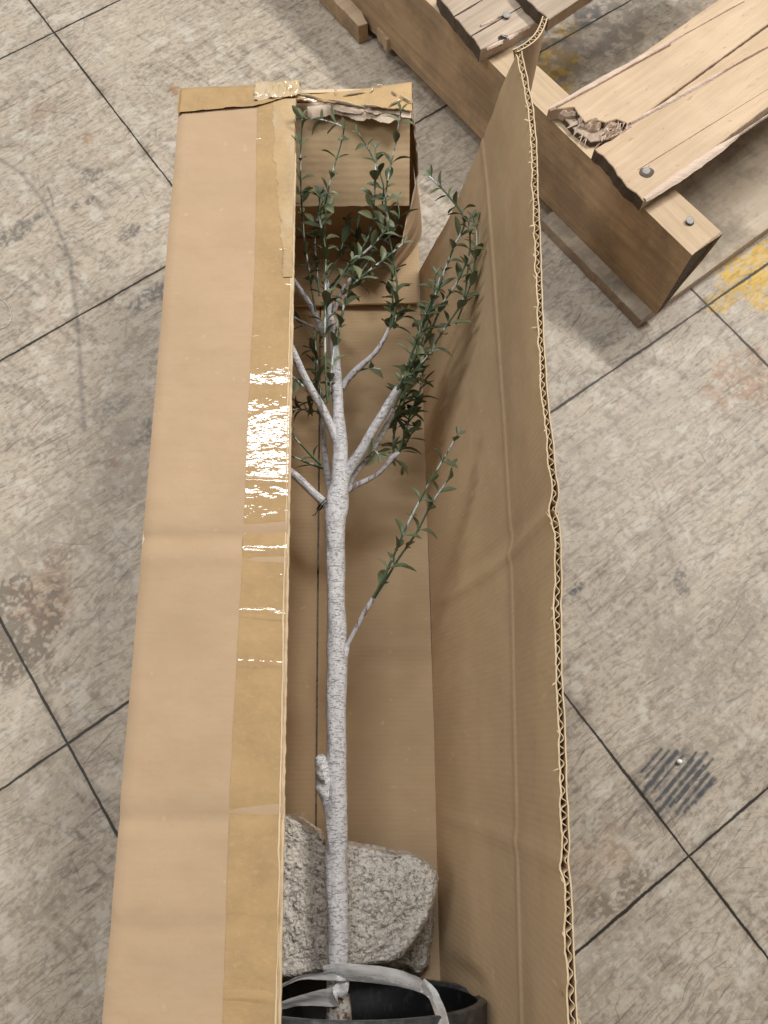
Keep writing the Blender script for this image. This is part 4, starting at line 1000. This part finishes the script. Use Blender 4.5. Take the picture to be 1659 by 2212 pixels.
# ================================================================== BROKEN WOODEN PALLET
pal = empty('wooden_pallet', tuple(W(1300, 430, 0)))
tag(pal, 'broken pallet of split pine boards on a brown stringer, behind the box', 'pallet')
def z3(x, y): return (685.8+.5866*x, .5866*y)       # close-up sheet to full sheet
def prism(name, poly, z0, z1, mats, ang, parent=pal, bev=.0008, rag=0., seed=0, zwarp=0.):
    """outline polygon (list of world xy) extruded z0..z1; grain runs along local X turned by ang; mats: top, side, end"""
    P = np.array([p[:2] for p in poly], float)
    if rag:
        Q = []
        for a, b in zip(P, np.roll(P, -1, axis=0)):
            L = np.linalg.norm(b-a); k = max(1, int(L/.006)); d = (b-a)/L; nn = np.array([-d[1], d[0]])
            across = abs(d@np.array([math.cos(ang), math.sin(ang)])) < .8
            for j in range(k):
                t = j/k; Q.append(a+(b-a)*t + nn*(rag if across else rag*.22)*(fbm([L*t*130+seed], [seed*2.], 3, seed)[0]-.5)*2*(0 if j == 0 else 1))
        P = np.array(Q)
    area_ = .5*np.sum(P[:, 0]*np.roll(P[:, 1], -1)-P[:, 1]*np.roll(P[:, 0], -1))
    if area_ < 0: P = P[::-1]
    c = P.mean(0); ca_, sa_ = math.cos(-ang), math.sin(-ang); L_ = (P-c)@np.array([[ca_, sa_], [-sa_, ca_]])
    n = len(L_); inn = []
    for k in range(n):
        a, b, d = L_[k-1], L_[k], L_[(k+1) % n]; e1 = (b-a)/(np.linalg.norm(b-a)+1e-9); e2 = (d-b)/(np.linalg.norm(d-b)+1e-9)
        nn = np.array([-e1[1]-e2[1], e1[0]+e2[0]]); nn /= np.linalg.norm(nn)+1e-9; inn.append(b+nn*bev)
    h = z1-z0; verts = [(x, y, 0) for x, y in L_]+[(x, y, h-bev) for x, y in L_]+[(x, y, h) for x, y in inn]
    me = bpy.data.meshes.new(name); faces = []; mi = []
    for k in range(n):
        j = (k+1) % n; d = L_[j]-L_[k]; isend = abs(d[0]) < abs(d[1])*1.2
        faces.append((k, j, n+j, n+k)); mi.append(2 if isend else 1); faces.append((n+k, n+j, 2*n+j, 2*n+k)); mi.append(0)
    faces.append(tuple(range(2*n, 3*n))); mi.append(0); faces.append(tuple(range(n-1, -1, -1))); mi.append(0)
    me.from_pydata(verts, [], faces)
    for q in mats: me.materials.append(q)
    me.polygons.foreach_set('material_index', mi); me.update()
    o = bpy.data.objects.new(name, me); COL.objects.link(o); o.parent = parent
    o.location = Vector((c[0], c[1], z0))-pal.location if parent is pal else Vector((c[0], c[1], z0))-pal.location-parent.location
    o.rotation_euler = (0, 0, ang)
    return o
SZ0, SZ1, DZ = .016, .130, .146
sA, sB = W(*z3(1380, 940), SZ1), W(*z3(700, 290), SZ1)
dS = (sB-sA); dS /= np.linalg.norm(dS); nS = np.array([-dS[1], dS[0], 0]);
if (W(*z3(1470, 870), SZ1)-sA)@nS < 0: nS = -nS
wS = abs((W(*z3(920, 345), SZ1)-sA)@nS)
SANG = math.atan2(dS[1], dS[0])
def stringer():
    # section: near-top, back-top, back-mid, back-low, near-bottom; the back lower corner carries wane (missing wood) at the end
    c = sA.copy(); c[2] = SZ0; n = 120; rows = []
    hh = SZ1-SZ0
    for k in range(n):
        s_ = 1.0*(k/(n-1))**1.6; wane = math.exp(-(s_/.16)**2)
        j = .0012*(fbm([s_*25], [1.], 3, 21)[0]-.5)
        sk = .010*(1-min(1, s_/.03))
        pts = [(0+j, SZ1), (wS*.5, SZ1+.0003), (wS+.5*j+.006*wane, SZ1-.001*wane), (wS-.004*wane, SZ1-hh*.33), (wS*(1-.48*wane), SZ1-hh*.62), (wS*(1-.80*wane), SZ0+.004), (wS*(1-.85*wane), SZ0+.0006), (j*.5, SZ0+.0006), (0+j*.8+.0012*math.sin(s_*40), SZ0+hh*.5), (j, SZ1)]
        rows.append([sA[:2].tolist()+[0] + 0*dS if False else np.array([sA[0], sA[1], 0])+dS*(s_+ (.004*(q/wS) if k == 0 else 0))+nS*q+np.array([0, 0, z]) for q, z in pts])
    G = np.array(rows)
    for part_, i0, i1, mi in (('t', 0, 3, 0), ('b', 2, 7, 1), ('u', 6, 8, 1), ('s', 7, 10, 1)):
        pass
    mb = MB(); mb.grid(G[:, 0:3], 0); mb.grid(G[:, 2:8], 1); mb.grid(G[:, 7:10], 1)
    for row, fl in ((G[0][:-1], 0), (G[-1][:-1], 1)):
        mb.add(row, [tuple(range(len(row)))[::-1 if fl else 1]], 2)
    me_l = []
    ca_, sa_ = math.cos(-SANG), math.sin(-SANG)
    for (x, y, z) in mb.v:
        dx, dy = x-c[0], y-c[1]; me_l.append((dx*ca_-dy*sa_, dx*sa_+dy*ca_, z-c[2]))
    mb.v = me_l
    me = bpy.data.meshes.new('stringer'); me.from_pydata(mb.v, [], mb.f)
    for q in ('stringer_pale', 'stringer_wood', 'end_wood'): me.materials.append(M[q])
    me.polygons.foreach_set('material_index', mb.m); me.update()
    o = bpy.data.objects.new('stringer', me); COL.objects.link(o); o.parent = pal
    o.location = Vector(c)-pal.location; o.rotation_euler = (0, 0, SANG)
stringer()
DANG = math.atan2(*(W(*z3(1659, 400), DZ)-W(*z3(1200, 750), DZ))[:2][::-1])
dD = np.array([math.cos(DANG), math.sin(DANG), 0]); nD = np.array([-dD[1], dD[0], 0])
def Z(x, y, z=DZ): return W(*z3(x, y), z)
far_ = lambda p, L=.5: p + dD*L
# big split board
prism('deck_board', [Z(1200, 742), Z(1105, 645), Z(1075, 600), Z(1020, 548), Z(1060, 525), Z(1085, 515), Z(1150, 462), Z(1200, 432), far_(Z(1200, 430), .45), far_(Z(1200, 742), .45)],
      SZ1+.0006, DZ, [M['pale_wood'], M['split_wood'], M['end_wood']], DANG, rag=.0035, seed=5)
prism('deck_board', [Z(1146, 458), Z(1100, 440), Z(1060, 452), Z(1010, 440), Z(985, 452), Z(960, 420), Z(945, 395), Z(905, 400), Z(850, 405), Z(905, 375), Z(1000, 325), Z(1110, 258), far_(Z(1110, 258), .55), far_(Z(1200, 424), .46), Z(1200, 424)],
      SZ1+.0006, DZ+.0006, [M['pale_wood'], M['split_wood'], M['end_wood']], DANG, rag=.0030, seed=6)
# long pink splinters on the split edges
def splinter(a, b, w_, h, mat='split_wood', seed=0):
    mb = MB(); n = 40; rows = []; d = b-a; L = np.linalg.norm(d); d = d/L; nn = np.cross([0, 0, 1.], d)
    for k in range(n):
        t = k/(n-1); ww = w_*(.25+.75*math.sin(pi*min(1, t*1.4+.05))**.6)*(.8+.5*fbm([t*18], [seed], 3, seed)[0]); c = a+d*L*t
        rows.append([c-nn*ww+[0, 0, -h*.6], c-nn*ww*.4+[0, 0, h*.6], c+[0, 0, h*(.7+.4*vnoise([t*30], [seed*1.], 4)[0])], c+nn*ww*.6+[0, 0, h*.3], c+nn*ww+[0, 0, -h*.6]])
    mb.grid(np.array(rows)); o = mb.build('splinter', [M[mat]], pal, smooth=False); return o
splinter(Z(852, 402, DZ+.001), Z(1570, 5, DZ+.001), .0042, .0018, seed=1)
splinter(Z(1205, 735, DZ+.0005), Z(1700, 395, DZ+.0005), .0055, .0016, seed=2)
splinter(Z(1150, 455, DZ+.001), Z(1690, 155, DZ+.001), .0034, .0022, seed=3)
splinter(Z(1180, 625, DZ+.0002), Z(1680, 315, DZ+.0002), .0008, .0006, seed=4, mat='stringer_wood')
splinter(Z(880, 395, DZ+.0015), Z(1300, 165, DZ+.0015), .0012, .002, seed=5)
# dark torn wood around the pulled nails at the board end
rn = random.Random(4)
holes = [(925, 425, .013), (985, 470, .010), (1010, 485, .008), (1080, 500, .010)]
for (x, y, r) in holes:
    c = Z(x, y, SZ1+.003); mb = MB(); n = 22
    rows = []
    for k, (rr, zz) in enumerate([(1.0, 0), (1.05, .008), (.8, .012), (.55, .010), (.3, .001), (.0, .0)]):
        rows.append([c+np.array([math.cos(a)*r*rr*(1+.3*(vnoise([a*1.9], [x*1.], 3)[0]-.5)), math.sin(a)*r*.75*rr, zz*(.7+.6*vnoise([a*2.3], [x*1.], 9)[0])]) for a in np.linspace(0, 2*pi, n)])
    for row in rows: row[-1] = row[0]
    mb.grid(np.array(rows), 0, False); mb.build('splintered_wood', [M['split_wood']], pal, smooth=False)
mb = MB()
for k in range(46):
    x = rn.uniform(940, 1130); y = 455+(x-940)*.28+rn.uniform(-18, 22)-(30 if x > 1080 else 0); p = Z(x, y, SZ1+rn.uniform(.002, .012)); a = DANG+pi+rn.uniform(-.5, .7)
    L = rn.uniform(.006, .02); w_ = rn.uniform(.0008, .0026); d = np.array([math.cos(a), math.sin(a), rn.uniform(-.5, .3)])*L; s = np.array([-math.sin(a), math.cos(a), 0])*w_
    mb.add([p-s, p+s, p+[0, 0, w_], p+d], [(0, 2, 3), (2, 1, 3), (1, 0, 3)])
for k in range(16):
    x = rn.uniform(1100, 1160); p = Z(x, 455+(x-1100)*.05+rn.uniform(-8, 20), DZ); a = DANG+pi+rn.uniform(-.7, .7)
    L = rn.uniform(.006, .014); w_ = .0007; d = np.array([math.cos(a), math.sin(a), rn.uniform(-.1, .4)])*L; s = np.array([-math.sin(a), math.cos(a), 0])*w_
    mb.add([p-s, p+s, p+[0, 0, w_], p+d], [(0, 2, 3), (2, 1, 3), (1, 0, 3)])
mb.build('torn_fibres', [M['split_wood']], pal, smooth=False)
mb = MB(); C = [Z(895, 440, SZ1+.001), Z(935, 490, SZ1+.001), Z(1000, 540, SZ1+.001), Z(1070, 530, SZ1+.001), Z(1090, 505, SZ1+.001), Z(1020, 470, SZ1+.001), Z(960, 410, SZ1+.001), Z(910, 405, SZ1+.001)]
prism('broken_board_end', C, SZ1+.0004, SZ1+.008, [M['old_wood'], M['end_wood'], M['end_wood']], DANG, rag=.003, seed=8)
# weathered boards at the top
prism('deck_board', [Z(600, 188), Z(565, 138), Z(548, 120), Z(505, 70), Z(455, 5), Z(440, -30), far_(Z(440, -30), .3), far_(Z(600, 188), .16) if False else Z(848, 62), Z(800, 88)],
      SZ1+.0006, DZ+.002, [M['old_wood'], M['split_wood'], M['end_wood']], DANG, rag=.0022, seed=11)
prism('deck_board', [Z(852, 72, DZ+.018), Z(765, -10, DZ+.018), Z(730, -60, DZ+.018), far_(Z(730, -60, DZ+.018), .4), far_(Z(852, 72, DZ+.018), .4)],
      DZ+.0026, DZ+.018, [M['old_wood'], M['stringer_wood'], M['end_wood']], DANG, rag=.0018, seed=12)
splinter(Z(566, 132, DZ+.0025), Z(760, 20, DZ+.0025), .0011, .0008, mat='end_wood', seed=7)
splinter(Z(600, 95, DZ+.003), Z(690, 55, DZ+.003), .0022, .0014, seed=8)
splinter(Z(500, 62, DZ+.0025), Z(640, -20, DZ+.0025), .0014, .0008, mat='end_wood', seed=9)
splinter(Z(622, 180, DZ+.002), Z(800, 90, DZ+.002), .0028, .0014, seed=10)
# bottom boards
kA, kB = W(1386, 692, SZ0), W(1169, 473, SZ0); kE = W(1659, 493, SZ0)
dE = (kE-kA)/np.linalg.norm(kE-kA)
prism('bottom_board', [kA, kB, kB+dE*.8, kA+dE*.8], .0005, SZ0, [M['low_wood'], M['split_wood'], M['old_wood']], math.atan2(dE[1], dE[0]), rag=.0010, seed=15)
prism('bottom_board', [Z(255, 148, .03), Z(170, 25, .03), Z(120, -60, .03), far_(Z(120, -60, .03), .4), far_(Z(255, 148, .03), .25), Z(330, 120, .03), Z(300, 125, .03)], .012, .030, [M['stringer_wood'], M['split_wood'], M['pale_wood']], DANG, rag=.004, seed=16)
prism('bottom_board', [Z(150, 96, .028), Z(55, -5, .028), Z(0, -60, .028), Z(90, -100, .028), Z(185, 85, .028)], .001, .028, [M['stringer_pale'], M['stringer_wood'], M['stringer_wood']], DANG, rag=.0015, seed=17)
# nails
def nail(x, y, z, r=.0052, tilt=(0, 0)):
    c = Z(x, y, z); mb = MB()
    prof = [(0, .0011), (r*.80, .0010), (r*.97, .0006), (r, .0002), (r*.9, -.0004), (r*.38, -.0006), (r*.34, -.010)]
    rows = [[(q*math.cos(a), q*math.sin(a), h) for a in np.linspace(0, 2*pi, 21)] for q, h in prof]
    mb.grid(np.array(rows)+c); o = mb.build('nail', [M['nail']], pal, autos=.35, loc=tuple(c)); o.rotation_euler = (*tilt, 0)
    return o
nail(1210, 630, DZ+.001, .0046, (.25, -.2)); nail(1371, 812, SZ1+.003, .0048, (.2, .15)); nail(696, 55, DZ+.005, .0046, (.1, 0)); nail(686, 134, DZ+.004, .0044, (-.5, .4))
for (x, y, z, r) in [(1212, 634, DZ, .0072), (1371, 818, SZ1, .0045), (686, 140, DZ+.002, .006)]:
    pc = Z(x, y, z+.0004 if z < DZ+.001 else z+.0004); mb = MB()
    rows = [[pc+[q*math.cos(a)*(1+.3*vnoise([a*2], [x*1.], 2)[0]), q*math.sin(a)*(.8+.3*vnoise([a*2], [x*1.], 5)[0]), h] for a in np.linspace(0, 2*pi, 25)[:-1]] for q, h in ((0, .0006), (r*.8, .0005), (r, -.0002))]
    rows = [rw+[rw[0]] for rw in rows]; mb.grid(np.array(rows)); mb.build('nail_dent', [M['end_wood']], pal)

# ================================================================== SMALL THINGS ON THE FLOOR
mb = MB(); c = W(1468, 1645, .003)
rows = [[c+.0028*np.array([math.sin(p_)*math.cos(a), math.sin(p_)*math.sin(a)*.9, math.cos(p_)]) for a in np.linspace(0, 2*pi, 17)] for p_ in np.linspace(0.001, pi-.001, 9)]
mb.grid(np.array(rows)); tag(mb.build('foam_bead', [M['foam']], None, loc=tuple(c)), 'tiny white foam bead on the floor by the black scuff marks', 'bead')
mb = MB(); C = catmull([W(x, y, .001) for x, y in [(-30, 640), (0, 645), (18, 662), (24, 685), (16, 702), (0, 710), (-30, 712)]], 12); tube(mb, C, [.0004]*len(C), 6)
tag(mb.build('plastic_thread', [M['thread']], None, loc=tuple(C[0])), 'thin clear plastic thread looped on the floor at the left edge of the photo', 'thread')
